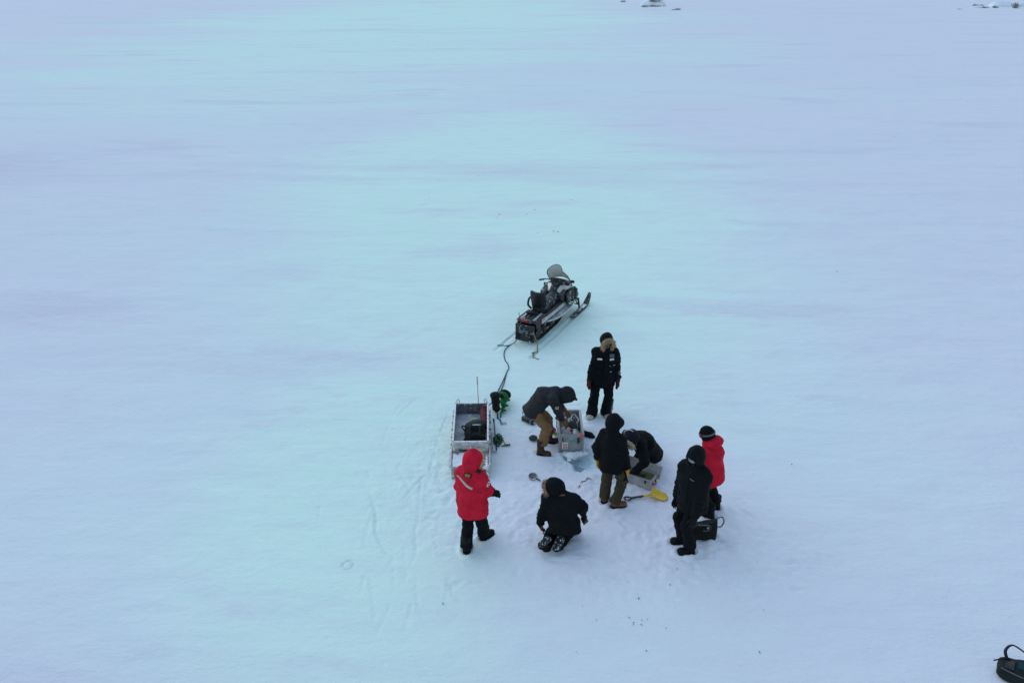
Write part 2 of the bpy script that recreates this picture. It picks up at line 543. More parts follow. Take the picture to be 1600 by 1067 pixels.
def patch(name, F, c, n, up, w, h, mat, parent, base, th=.006, nu=7, nv=5, shape=None, off=.003):
    """a flat sewn-on piece lying on the garment whose distance function is F"""
    n = nrm(n); r = nrm(np.cross(up, n)); u = np.cross(n, r)
    pts = []
    for j in range(nv):
        for i in range(nu):
            a, b = i/(nu-1)*2-1, j/(nv-1)*2-1
            if shape == 'disc':
                k = max(abs(a), abs(b)); L = math.hypot(a, b)
                if L > 0: a, b = a*k/L, b*k/L
            pts.append(np.asarray(c)+r*a*w/2+u*b*h/2+n*.16)
    P = np.array(pts)
    S0 = P.copy()
    for _ in range(45): P = P-n*(F(P)*.7)[:, None]
    tr_ = (S0-P)@n; med = np.median(np.clip(tr_, 0, .3)); P = S0-n*np.clip(tr_, med-.06, med+.06)[:, None]
    v = np.concatenate([P+n*(off+th), P-n*.010])
    m = nu*nv; f = []
    for j in range(nv-1):
        for i in range(nu-1):
            a = j*nu+i
            f.append((a, a+1, a+nu+1, a+nu)); f.append((m+a, m+a+nu, m+a+nu+1, m+a+1))
    rim = [i for i in range(nu)]+[j*nu+nu-1 for j in range(1, nv)]+[(nv-1)*nu+i for i in range(nu-2, -1, -1)]+[j*nu for j in range(nv-2, 0, -1)]
    for k in range(len(rim)):
        a, b = rim[k], rim[(k+1) % len(rim)]
        f.append((a, m+a, m+b, b))
    return mesh_np(name, v, np.array(f), mat, parent, base, smooth=False)

def person(label, base, J, S, group='researchers around the ice hole'):
    base = np.asarray(base, float)
    root = thing('person', label, 'person', base, 0, group)
    g = lambda k, d=None: J.get(k, d)
    pel, che, nek, hed = J['pel'], J['che'], J['nek'], J['hed']
    hs, ss = nrm(J['hside']), nrm(J['sside'])          # towards the person's left, at hips / shoulders
    hf = nrm(J['hf']); Fh = frame(hf, J.get('hu', UP)); hl, hu = Fh[1], Fh[2]
    arms = [(J['sL'], J['eL'], J['wL'], J['gL']), (J['sR'], J['eR'], J['wR'], J['gR'])]
    legs = [(J['hL'], J['kL'], J['aL'], J['fL']), (J['hR'], J['kR'], J['aR'], J['fR'])]
    allp = np.array([pel, che, nek, hed]+[q for t in arms for q in t[:3]]+[q for t in legs for q in t[:3]])
    lo, hi = allp.min(0)-.30, allp.max(0)+.30
    sk = nrm(np.cross(hs, che-pel))                       # front of the trunk
    bulk = S.get('bulk', 1.0)

    # ---- the body, one continuous surface
    def body(P):
        ds = [esec(P, pel, che, hs, .135, .095, .150, .105), esec(P, che, nek-.0*UP, ss, .155, .10, .075, .065)]
        for s, e, w, gd in arms:
            ds += [cap(P, s, e, .050, .041), cap(P, e, w, .041, .028)]
        for h, k, a, fd in legs:
            ds += [cap(P, h, k, .078, .056), cap(P, k, a, .054, .036)]
        d = union(ds, .05)
        for h, k, a, (ff, fu) in legs:
            Ff = frame(ff, fu)
            d = smin(d, cap(P, a-Ff[2]*.045-Ff[0]*.02, a+Ff[0]*.13-Ff[2]*.065, .035, .026), .03)
        for s, e, w, (gf, gn) in arms:
            G = frame(gf, gn)
            d = smin(d, esec(P, w+G[0]*.02, w+G[0]*.085, G[1], .028, .015, .036, .013), .02)
            for y, L, r in FING:
                d = smin(d, cap(P, w+G[0]*.085+G[1]*y*.85, w+G[0]*(.085+L*.8)+G[1]*y-G[2]*.02, .009, .008), .008)
        d = smin(d, cap(P, nek-.02*nrm(hed-nek), hed-hu*.04, .056, .054), .03)
        q = (P-hed)@Fh.T                                  # x forward, y left, z up
        head = ell(q, (-.008, 0, .02), (.094, .074, .098))
        head = smin(head, ell(q, (.022, 0, -.052), (.062, .056, .066)), .04)
        head = smin(head, ell(q, (.070, 0, -.098), (.026, .028, .022)), .03)
        head = smin(head, cap(q, (.085, 0, .018), (.107, 0, -.022), .010, .015), .016)
        head = smin(head, cap(q, (.080, -.034, .030), (.080, .034, .030), .014, .014), .02)
        for y in (-1, 1):
            head = smax(head, -ell(q, (.094, y*.032, .008), (.018, .019, .013)), .012)
            head = smin(head, ell(q, (-.004, y*.078, -.005), (.022, .010, .033)), .010)
        head = smax(head, -cap(q, (.096, -.018, -.066), (.096, .018, -.066), .006, .006), .006)
        return smin(d, head, .025)
    sdf_obj('body', body, lo, hi, .0125, M['skin'], root, base)

    # ---- jacket
    ax = nrm(pel-che)
    hemv = J.get('hem', pel+ax*.20)
    hemd = nrm(J.get('hemd', ax))
    wN = V(J.get('seed', 0)*3.1, 1.7, 0)
    jw, jd, hw, hd_ = S.get('torso', (.205, .150, .225, .165))
    jw, jd, hw, hd_ = jw*bulk, jd*bulk, hw*bulk, hd_*bulk
    waist = S.get('waist', 0.0); hw, hd_, jw, jd = hw+.010, hd_+.010, jw+.010, jd+.010
    def jacket(P):
        Pw = P+.018*np.stack([vnoise(P*7+wN, 1), vnoise(P*7+wN, 2), vnoise(P*7+wN, 3)], 1)
        rel = .012*fbm(P*np.array([9, 9, 16])+wN, 3, 11)+.014*np.abs(vnoise(P*np.array([4.5, 4.5, 12])+wN*2, 8))+.008*np.abs(vnoise(P@np.array([[.8, 0, .6], [0, 1, 0], [-.6, 0, .8]])*np.array([5, 5, 17])+wN, 18))
        d = union([esec(Pw, pel+(hemv-pel)*.9, che, hs, hw, hd_, jw, jd), esec(Pw, che, nek-nrm(nek-che)*.02, ss, jw, jd, .105, .095)], .07)
        if waist:
            t = (P-(pel+(che-pel)*.35))@ax
            d = d+waist*np.exp(-(t/.03)**2)
        for s, e, w, gd in arms: d = smin(d, cap(Pw, nek-nrm(nek-che)*.06, s, .10*bulk, .098*bulk), .05)
        d = smax(d+rel, (P-hemv)@hemd+.012*vnoise(P*6+wN, 21), .02)
        for s, e, w, gd in arms:
            vv = nrm(e-s)
            ua = cap(Pw, s, e, .094*bulk, .084*bulk)
            fo = cap(Pw, e, w, .084*bulk, .064*bulk)
            A = smin(ua, fo, .03)+rel+.004*np.sin(((P-s)@vv)*80+2*vnoise(P*8, 40))
            A = smax(A, (P-w)@nrm(w-e), .012)
            d = smin(d, A, .035)
        return d
    jk = sdf_obj('jacket', jacket, lo, hi, .0125, M[S['jacket']], root, base)

    # ---- trousers
    cuffw = S.get('cuff', .085)
    def trousers(P):
        Pw = P+.016*np.stack([vnoise(P*8+wN, 4), vnoise(P*8+wN, 5), vnoise(P*8+wN, 6)], 1)
        pc = pel+S.get('pelshift', V(0, 0, 0))
        d = esec(Pw, pc+ax*.04, pc-ax*.10, hs, .165, S.get('seat', .12), .15, S.get('seat', .12)-.01)
        for h, k, a, fd in legs:
            t = nrm(a-k)
            L = smin(cap(Pw, h, k, .108, .088), cap(Pw, k, a+t*.06, .088, cuffw), .02)
            L = L+.006*np.sin(((P-k)@t)*60+vnoise(P*9, 7)*3)*np.clip(1-np.abs((P-k)@t)/.4, 0, 1)
            L = smax(L, (P-(a+t*S.get('cufflen', .0)))@t, .012)
            d = smin(d, L, .03)
        d = d+.008*fbm(P*np.array([10, 10, 13])+wN, 3, 14)
        return d
    tr = sdf_obj('trousers', trousers, lo, hi, .0125, M[S['trousers']], root, base)

    # ---- boots
    fat = S.get('bootfat', 1.0); sh = S.get('shaft', .13)
    for h, k, a, (ff, fu) in legs:
        Ff = frame(ff, fu)
        if fu[2] > .9: FEET.append((a[0], a[1], ff[0], ff[1]))
        b = place(('boot', sh, fat), lambda: boot_mesh(sh, fat), M[S['boots']], 'boot', root, base, a, Ff)
        place(('sole', fat), lambda: sole_mesh(fat), M[S.get('sole', 'sole_black')], 'sole', b, base, a, Ff)

    # ---- gloves / mittens
    for i, (s, e, w, (gf, gn)) in enumerate(arms):
        G = frame(gf, gn)
        curl = S.get('curl', (.35, .35))[i]
        # thumb is on the +y side of the made hand: right for a left hand seen from its back when y points to the thumb
        thumb = J.get('thumb', (1, 1))[i]
        if S.get('hands', 'glove') == 'mitten':
            place(('mit', curl), lambda: mitten_mesh(curl), M[S['glove']], 'mitten', root, base, w, G, mirror=thumb < 0, scale=S.get('gscale', 1.15))
        else:
            lc = S.get('long_cuff', .035)
            place(('glv', curl, lc), lambda: glove_mesh(curl, lc), M[S['glove']], 'glove', root, base, w, G, mirror=thumb < 0, scale=S.get('gscale', 1.15))

    # ---- hood, cap, fur
    hc = hed-hf*.012
    if S.get('hood') == 'up':
        hr = S.get('hoodr', (.142, .125, .160))
        ho = S.get('hoodopen', .082)
        def hood(P):
            Pw = P+.012*np.stack([vnoise(P*9+wN, 31), vnoise(P*9+wN, 32), vnoise(P*9+wN, 33)], 1)
            d = ell(Pw, hc-hf*.010+hu*.012, hr, Fh)
            d = smin(d, cap(Pw, hc+hf*.03, hc+hf*.085, ho+.030, ho+.026), .03)
            d = smin(d, esec(Pw, hc-hu*.10, nek+nrm(che-nek)*.035, ss, .100, .098, .125, .105), .05)
            d = d+.007*fbm(P*np.array([11, 11, 11])+wN, 3, 35)
            cav = cap(P, hc+hf*.045-hu*.005, hc+hf*.30-hu*.01, ho, ho+.02)
            return smax(d, -cav, .015)
        sdf_obj('hood', hood, hed-.30, hed+.30, .010, M[S.get('hoodmat', S['jacket'])], root, base)
        if S.get('fur'):
            fr = fur_ring('fur_trim', hc+hf*.118-hu*.005, hf, hl, hu, ho+.022, ho+.040, M[S['fur']], root, base, gap=S.get('furgap'), n=S.get('furn', 420), ln=S.get('furl', .05), seed=J.get('seed', 0))
    if S.get('hood') == 'down':
        def hoodd(P):
            Pw = P+.014*np.stack([vnoise(P*9+wN, 31), vnoise(P*9+wN, 32), vnoise(P*9+wN, 33)], 1)
            c = nek-sk*.11*S.get('hoodback', 1)+UP*.02
            d = smin(ell(Pw, c, (.13, .17, .085), frame(-sk, UP)), esec(Pw, nek+UP*.02, nek-UP*.05, ss, .115, .11, .13, .11), .05)
            return d+.008*fbm(P*12+wN, 3, 36)
        sdf_obj('hood', hoodd, nek-.32, nek+.32, .011, M[S.get('hoodmat', S['jacket'])], root, base)
    if S.get('mask'):
        def mask(P):
            q = (P-hed)@Fh.T
            d = union([ell(q, (.020, 0, -.060), (.083, .074, .070)), cap(q, (.0, 0, -.08), (-.01, 0, -.16), .068, .078)], .03)
            d = d+.005*fbm(P*18, 2, 3)
            return smax(d, q[:, 2]+S.get('masktop', .030)+.0, .008)
        sdf_obj('neck_gaiter', mask, hed-.26, hed+.2, .0095, M[S['mask']], root, base)
    if S.get('cap'):
        def beanie(P):
            q = (P-hed)@Fh.T
            d = ell(q, (-.012, 0, .030), (.115, .095, .115))
            d = smin(d, ell(q, (-.055, 0, -.035), (.075, .084, .09)), .03)
            for y in (-1, 1): d = smin(d, ell(q, (0, y*.080, -.035), (.05, .024, .075)), .02)
            cut = np.where(q[:, 0] > .055, -(q[:, 2]-.035), -1)
            return smax(d+.005*fbm(P*18, 2, 3), np.minimum(cut, .05), .012)
        cp = sdf_obj('winter_hat', beanie, hed-.24, hed+.24, .0095, M[S['cap']], root, base)
    if S.get('brim'):
        m = MB(); n = 11; top, bot = [], []
        for k in range(n):
            t = -1.15+2.3*k/(n-1)
            inn = hed+hf*(.075*math.cos(t)+.02)+hl*.088*math.sin(t)+hu*.075
            out = hed+hf*(.155*math.cos(t)+.045)+hl*.095*math.sin(t)+hu*(.050+.006*math.cos(t))
            top += [inn, out]; bot += [inn-hu*.012, out-hu*.012]
        v = top+bot; q = 2*n; f = []
        for k in range(n-1):
            a = 2*k
            f += [(a, a+1, a+3, a+2), (q+a, q+a+2, q+a+3, q+a+1), (a+1, q+a+1, q+a+3, a+3), (a, a+2, q+a+2, q+a)]
        f += [(0, q, q+1, 1), (2*n-2, 2*n-1, q+2*n-1, q+2*n-2)]
        m.add(v, f); m.build('cap_brim', M[S['brim']], root, base)
    if S.get('goggles'):
        def gog(P):
            q = (P-hed)@Fh.T
            r = np.sqrt(q[:, 0]**2+(q[:, 1]*1.12)**2)
            d = np.maximum(np.abs(r-.103)-.013, np.abs(q[:, 2]-.012-.012*np.cos(q[:, 1]*40)*0)-.036)
            return smax(d, np.maximum(np.abs(q[:, 1])-.082, .025-q[:, 0]), .01)
        gg = sdf_obj('goggles', gog, hed-.18, hed+.18, .0075, M['plastic_black'], root, base)
        def lens(P):
            q = (P-hed)@Fh.T
            r = np.sqrt(q[:, 0]**2+(q[:, 1]*1.12)**2)
            d = np.maximum(np.abs(r-.113)-.0095, np.abs(q[:, 2]-.012)-.028)
            return smax(d, np.maximum(np.abs(q[:, 1])-.072, .03-q[:, 0]), .01)
        sdf_obj('lens', lens, hed-.18, hed+.18, .0065, M[S['goggles']], gg, base)
        m = MB(); pts = []
        for k in range(15):
            t = math.radians(62)+math.radians(236)*k/14
            pts.append(hed+hf*(.128*math.cos(t)-.012)+hl*.110*math.sin(t)+hu*(.014+.022*(1-math.cos(t-math.pi))*.5))
        if S.get('strap_over', False):
            m.tube(pts, .017, 6, flat=(.3, 1)); m.build('goggle_strap', M['strap_grey'], root, base, smooth=True)
    if S.get('eyes'):
        for y in (-1, 1):
            e = MB(); c = hed+hf*.088+hl*y*.032+hu*.009
            e.lathe(c-hf*.010, hf, [(.002, -.004), (.011, 0), (.012, .006), (.007, .013), (.001, .0155)], 10)
            eo = e.build('eye', M['eye_white'], root, base, smooth=True)
            p = MB(); p.lathe(c+hf*.003, hf, [(.001, -.001), (.0055, 0), (.004, .0025), (.0005, .0035)], 8)
            p.build('iris', M['eye_dark'], eo, base, smooth=True)
    for pt in S.get('patches', ()):
        F = jacket if pt.get('on', 'jacket') == 'jacket' else trousers
        o = patch(pt['name'], F, pt['c'], pt['n'], pt.get('up', UP), pt['w'], pt['h'], M[pt['mat']], root, base,
              th=pt.get('th', .005), nu=pt.get('nu', 7), nv=pt.get('nv', 5), shape=pt.get('shape'), off=pt.get('off', .003))
        for sb in pt.get('sub', ()):
            patch(sb['name'], F, np.asarray(pt['c'])+np.asarray(sb.get('d', V(0, 0, 0))), pt['n'], pt.get('up', UP), sb['w'], sb['h'], M[sb['mat']], o, base,
                  th=.004, nu=7, nv=4, shape=sb.get('shape'), off=pt.get('off', .003)+pt.get('th', .005)-.001)
    return root, J, jacket, trousers

def L_(base, yaw):
    y = math.radians(yaw); f = V(math.cos(y), math.sin(y), 0); l = V(-math.sin(y), math.cos(y), 0)
    return lambda a, b, c: np.asarray(base)+f*a+l*b+UP*c

def stand(base, yaw, h, over=None, lean=(0, 0), twist=0, feet=None, foot_yaw=None, hands=None):
    """joints of a standing figure; everything in metres, facing the angle yaw"""
    s = h/1.80; P = L_(base, yaw)
    y = math.radians(yaw); f = V(math.cos(y), math.sin(y), 0); l = V(-math.sin(y), math.cos(y), 0)
    ty = math.radians(yaw+twist); tf = V(math.cos(ty), math.sin(ty), 0); tl = V(-math.sin(ty), math.cos(ty), 0)
    J = {}
    lx, ly = lean
    J['pel'] = P(lx*.35, ly*.4, .96*s); J['che'] = P(lx*.7, ly*.8, 1.27*s); J['nek'] = P(lx, ly, 1.50*s)
    J['hed'] = J['nek']+tf*.035+UP*.155*s
    J['hf'] = tf; J['hside'] = l; J['sside'] = tl
    J['sL'] = J['nek']+tl*.165*s-UP*.098; J['sR'] = J['nek']-tl*.165*s-UP*.098
    J['hL'] = J['pel']+l*.09-UP*.04; J['hR'] = J['pel']-l*.09-UP*.04
    fl = feet or ((0, .13), (0, -.13)); fy = foot_yaw or (yaw+10, yaw-10)
    for k, sd in enumerate('LR'):
        a = P(fl[k][0], fl[k][1], .105); J['a'+sd] = a
        w = math.radians(fy[k]); ff = V(math.cos(w), math.sin(w), 0)
        J['f'+sd] = (ff, UP)
        J['k'+sd] = ik(J['h'+sd], a, .43*s, .42*s, ff+f*.4)
    hd = hands or ((.06, .30, .80*s), (.06, -.30, .80*s))
    for k, sd in enumerate('LR'):
        w = P(*hd[k]); J['w'+sd] = w; sg = 1 if sd == 'L' else -1
        J['e'+sd] = ik(J['s'+sd], w, .29*s, .27*s, -f*.8+l*sg*.5)
        J['g'+sd] = (nrm(w-J['e'+sd]), l*sg)
    J['thumb'] = (-1, 1)
    if over: J.update(over)
    J['_f'], J['_l'] = f, l
    return J
# ================================================================== THE EIGHT PEOPLE
Z0 = 0.0

# -- navy parka, facing the camera
b = V(1.745, 13.60, 0)
J = stand(b, -88, 1.79, lean=(.02, .05), feet=((.02, .12), (.05, -.17)), foot_yaw=(-78, -112),
          hands=((.05, .30, .83), (.05, -.245, .83)))
J['seed'] = 1; J['hem'] = J['pel']-UP*.27; J['hf'] = nrm(J['_f']+V(.12, 0, -.22)); J['hu'] = UP
fr = J['_f']; lf = J['_l']
person('black parka, tan fur hood and maroon mittens, facing the camera in front of the snowmobile', b, J, dict(
    jacket='navy_cloth', trousers='trouser_black', boots='boot_white', sole='boot_white', glove='maroon_mitten', hands='mitten',
    hood='up', fur='fur_tan', furl=.055, furn=460, furgap=.75, gscale=1.25, mask='gaiter_grey', eyes=True, bulk=1.08, cuff=.118, cufflen=.06, bootfat=1.1, shaft=.10,
    curl=(.3, .3), torso=(.205, .15, .225, .16), waist=.012,
    patches=[dict(name='reflective_strip', c=J['che']+lf*.105+UP*.055, n=fr, w=.085, h=.026, mat='reflective'),
             dict(name='reflective_strip', c=J['che']-lf*.125+UP*.055, n=fr, w=.09, h=.026, mat='reflective'),
             dict(name='chest_badge', c=J['che']+lf*.11+UP*.115, n=fr, w=.085, h=.06, mat='patch_grey'),
             dict(name='pocket_flap', c=J['che']+lf*.115-UP*.07, n=fr, w=.13, h=.05, mat='navy_cloth', th=.010,
                  sub=[dict(name='snap', d=lf*.045-UP*.008, w=.03, h=.008, mat='reflective'), dict(name='snap', d=-lf*.04-UP*.008, w=.025, h=.008, mat='reflective')]),
             dict(name='pocket_flap', c=J['che']-lf*.115-UP*.07, n=fr, w=.13, h=.05, mat='navy_cloth', th=.010),
             dict(name='pocket_flap', c=J['pel']+lf*.12+UP*.10, n=fr, w=.14, h=.05, mat='navy_cloth', th=.010,
                  sub=[dict(name='snap', d=lf*.0-UP*.008, w=.03, h=.008, mat='reflective')]),
             dict(name='pocket_flap', c=J['pel']-lf*.12+UP*.10, n=fr, w=.14, h=.05, mat='navy_cloth', th=.010),
             dict(name='zip_placket', c=J['che']-UP*.12, n=fr, w=.06, h=.48, mat='navy_cloth', th=.010, nu=4, nv=14),
             dict(name='sleeve_badge', c=(J['eL']*.6+J['wL']*.4), n=nrm(lf+fr*.9), w=.06, h=.085, mat='patch_grey'),
             dict(name='zip_flap', on='trousers', c=J['kL']*.42+J['aL']*.58+lf*.03, n=nrm(lf+fr*.25), w=.10, h=.24, mat='patch_grey', th=.006, off=.012)]))

# -- charcoal jacket, bent over the crate
b = V(.60, 12.40, 0)
J = dict(pel=V(.365, 12.40, .91), che=V(.565, 12.38, 1.12), nek=V(.81, 12.37, 1.23), hed=V(.985, 12.36, 1.16),
         hf=V(.72, -.10, -.62), hu=V(.62, 0, .72), hside=V(0, 1, 0), sside=V(.08, 1, 0),
         sL=V(.74, 12.53, 1.13), sR=V(.72, 12.20, 1.16),
         wL=V(.94, 12.72, .67), wR=V(.91, 12.36, .64), hL=V(.39, 12.50, .86), hR=V(.375, 12.31, .86),
         aL=V(.69, 12.60, .105), aR=V(.525, 12.21, .105))
J['eL'] = ik(J['sL'], J['wL'], .29, .27, V(-.5, .6, -.2)); J['eR'] = ik(J['sR'], J['wR'], .30, .27, V(-.4, -.7, -.1))
J['kL'] = ik(J['hL'], J['aL'], .43, .43, V(1, .2, 0)); J['kR'] = ik(J['hR'], J['aR'], .43, .43, V(1, 0, 0))
J['fL'] = (V(1, .02, 0), UP); J['fR'] = (V(.93, -.35, 0), UP)
J['gL'] = (V(.75, -.25, -.6), V(.5, .5, .6)); J['gR'] = (V(.66, -.05, -.65), V(.5, -.5, .5))
J['thumb'] = (-1, 1); J['hem'] = V(.345, 12.40, .765); J['hemd'] = V(-.31, 0, -.95); J['seed'] = 2
bent = person('charcoal jacket, brown trousers and capped hood, bending over the open crate', b, J, dict(
    jacket='charcoal_cloth', trousers='brown_trouser', boots='boot_brown', glove='leather_brown', hood='up', hoodmat='charcoal_dark',
    hoodr=(.142, .118, .150), brim='charcoal_dark', curl=(.9, .95), long_cuff=.05, cuff=.095, cufflen=-.10, shaft=.20, bootfat=1.08, gscale=1.42, torso=(.195, .150, .215, .17), seat=.095, pelshift=V(.07, 0, -.07),
    patches=[dict(name='sleeve_badge', c=J['sR']*.42+J['eR']*.58, n=V(.2, -1, .1), w=.055, h=.06, mat='badge_beige',
                  sub=[dict(name='badge_mark', d=V(-.002, 0, .0), w=.03, h=.022, mat='leather_brown')])]))

# -- black jacket, olive trousers, seen from behind
b = V(1.615, 10.74, 0)
J = stand(b, 58, 1.66, lean=(.04, .035), feet=((.03, .10), (.0, -.11)), foot_yaw=(74, 6), hands=((.02, .26, .80), (.10, -.235, .74)), twist=-6)
J['seed'] = 3; J['hf'] = nrm(V(.75, .55, -.30)); J['hu'] = UP
J['gR'] = (nrm(V(.12, .02, -.99)), nrm(V(.9, -.4, 0)))
person('black jacket and olive trousers, seen from behind, one yellow glove beside the long case', b, J, dict(
    jacket='jacket_black', trousers='olive_trouser', boots='boot_tan', glove='leather_yellow', hood='up', curl=(.4, .45), cuff=.092, cufflen=.03, bootfat=1.05, shaft=.05, gscale=1.2,
    torso=(.195, .14, .205, .15), long_cuff=.03, hoodr=(.138, .122, .158),
    patches=[dict(name='knee_panel', on='trousers', c=J['hR']*.55+J['kR']*.45-J['_l']*.03, n=nrm(-J['_l']+J['_f']*.1), w=.09, h=.28, mat='trouser_black', th=.004, nv=9)]))

# -- kneeling behind the long case, bent down
b = V(2.36, 11.80, 0)
J = dict(pel=V(2.43, 11.84, .37), che=V(2.27, 11.68, .62), nek=V(2.12, 11.57, .77), hed=V(2.03, 11.46, .82),
         hf=V(-.50, -.62, -.62), hu=V(-.30, -.50, .8), hside=V(.6, -.8, 0), sside=V(.62, -.78, 0),
         sL=V(2.20, 11.46, .70), sR=V(2.00, 11.74, .70), wL=V(2.10, 11.30, .27), wR=V(1.86, 11.60, .28),
         hL=V(2.45, 11.76, .34), hR=V(2.36, 11.92, .34), aL=V(2.56, 12.12, .12), aR=V(2.40, 12.20, .12))
J['kL'] = ik(J['hL'], J['aL'], .40, .42, V(-.3, -.8, -.9)); J['kR'] = ik(J['hR'], J['aR'], .40, .42, V(-.5, -.7, -.9))
for k in ('kL', 'kR'): J[k][2] = max(J[k][2], .09)
J['eL'] = ik(J['sL'], J['wL'], .29, .27, V(.7, -.6, .1)); J['eR'] = ik(J['sR'], J['wR'], .29, .27, V(-.2, .9, .2))
J['fL'] = (V(.35, .85, -.3), V(-.1, -.3, -.95)); J['fR'] = (V(.25, .9, -.3), V(-.1, -.3, -.95))
J['gL'] = (V(-.4, .3, -.8), V(.3, -.6, .5)); J['gR'] = (V(.3, -.3, -.8), V(-.5, .3, .5))
J['thumb'] = (1, -1); J['hem'] = V(2.48, 11.91, .20); J['hemd'] = V(.35, .3, -.9); J['seed'] = 4
person('dark hooded parka with pale fur ruff, kneeling and bent down over the open long case', b, J, dict(
    jacket='black_cloth', trousers='trouser_black', boots='boot_black', glove='glove_black', hood='up', hoodmat='dusk_cloth', fur='fur_grey', furl=.05, furn=360,
    curl=(.6, .6), bulk=1.12, torso=(.20, .15, .22, .18), hoodr=(.145, .128, .155), hoodopen=.078,
    patches=[dict(name='hood_drawcord', c=J['nek']+V(-.02, -.11, -.05), n=V(-.2, -.8, .3), w=.07, h=.014, mat='reflective')]))
# pale band over the crown of that hood
hb = MB(); Fh_ = frame(J['hf'], J['hu']); c_ = J['hed']-Fh_[0]*.03
hb.tube([c_+Fh_[1]*(.148*math.cos(t))+Fh_[2]*(.012+.170*math.sin(t))-Fh_[0]*.055*math.sin(t)**2 for t in [math.pi*(.42+.60*k/12) for k in range(13)]], .008, 6, flat=(.6, 1))
hbp = [o for o in COL.objects if o.name.startswith('person')][-1]
hb.build('hood_band', M['reflective'], hbp, b, smooth=True)

# -- big black parka with goggles
b = V(2.70, 9.65, 0)
J = stand(b, 205, 1.86, lean=(.02, .0), feet=((.02, .10), (-.02, -.13)), foot_yaw=(187, 178), twist=18,
          hands=((.14, .26, .82), (.10, -.255, .82)))
J['seed'] = 5; J['hf'] = nrm(V(-.68, -.66, -.34)); J['hu'] = UP
n_ = nrm(J['hf']*V(1, 1, 0))
person('big all-black parka and hood with silver goggles, standing beside the black tote bag', b, J, dict(
    jacket='jacket_black', trousers='trouser_black', boots='boot_black', glove='glove_black', hood='up', goggles='lens', mask='black_cloth', masktop=.02,
    bulk=1.16, torso=(.205, .165, .225, .175), cuff=.098, cufflen=.0, shaft=.16, bootfat=1.12, curl=(.6, .6), hoodr=(.15, .128, .165), hoodopen=.088,
    patches=[dict(name='chest_mark', c=J['che']+UP*.09+J['sside']*.06, n=n_, up=V(.25, 0, 1), w=.075, h=.008, mat='strap_grey', th=.003),
             dict(name='zip_placket', c=J['che']-UP*.10, n=n_, w=.05, h=.46, mat='black_cloth', th=.007, nu=4, nv=14),
             dict(name='pocket_flap', c=J['pel']+UP*.06-J['sside']*.15, n=nrm(n_-J['sside']*.5), w=.15, h=.05, mat='black_cloth', th=.009),
             dict(name='pocket_flap', c=J['pel']+UP*.06+J['sside']*.15, n=nrm(n_+J['sside']*.3), w=.15, h=.05, mat='black_cloth', th=.009)]))

# -- red coat behind
b = V(3.28, 10.52, 0)
J = stand(b, 143, 1.53, lean=(.19, -.01), feet=((-.02, .12), (.0, -.16)), foot_yaw=(150, 128), hands=((.40, .06, .86), (.38, -.10, .86)))
J['seed'] = 6; J['hf'] = nrm(V(-.90, .25, -.34)); J['hu'] = UP; J['hem'] = J['pel']-UP*.24
J['hed'] = J['nek']+V(-.06, .02, .15)
person('red coat with lowered hood and black winter hat, standing behind the big black parka', b, J, dict(
    jacket='red_cloth', trousers='trouser_black', boots='boot_black', glove='glove_black', hood='down', hoodback=.75, patches=[dict(name='pocket_flap', c=J['pel']+J['_l']*.16+UP*.02, n=nrm(J['_l']+J['_f']*.5), w=.14, h=.05, mat='red_cloth_deep', th=.010),
             dict(name='pocket_flap', c=J['pel']-J['_l']*.16+UP*.02, n=nrm(-J['_l']+J['_f']*.5), w=.14, h=.05, mat='red_cloth_deep', th=.010),
             dict(name='zip_placket', c=J['che']-UP*.14, n=J['_f'], w=.05, h=.46, mat='red_cloth_deep', th=.008, nu=4, nv=14)], cap='black_cloth', goggles='lens_red', strap_over=True, mask='black_cloth',
    torso=(.20, .155, .22, .18), bulk=1.06, curl=(.5, .5), cuff=.085, shaft=.14))

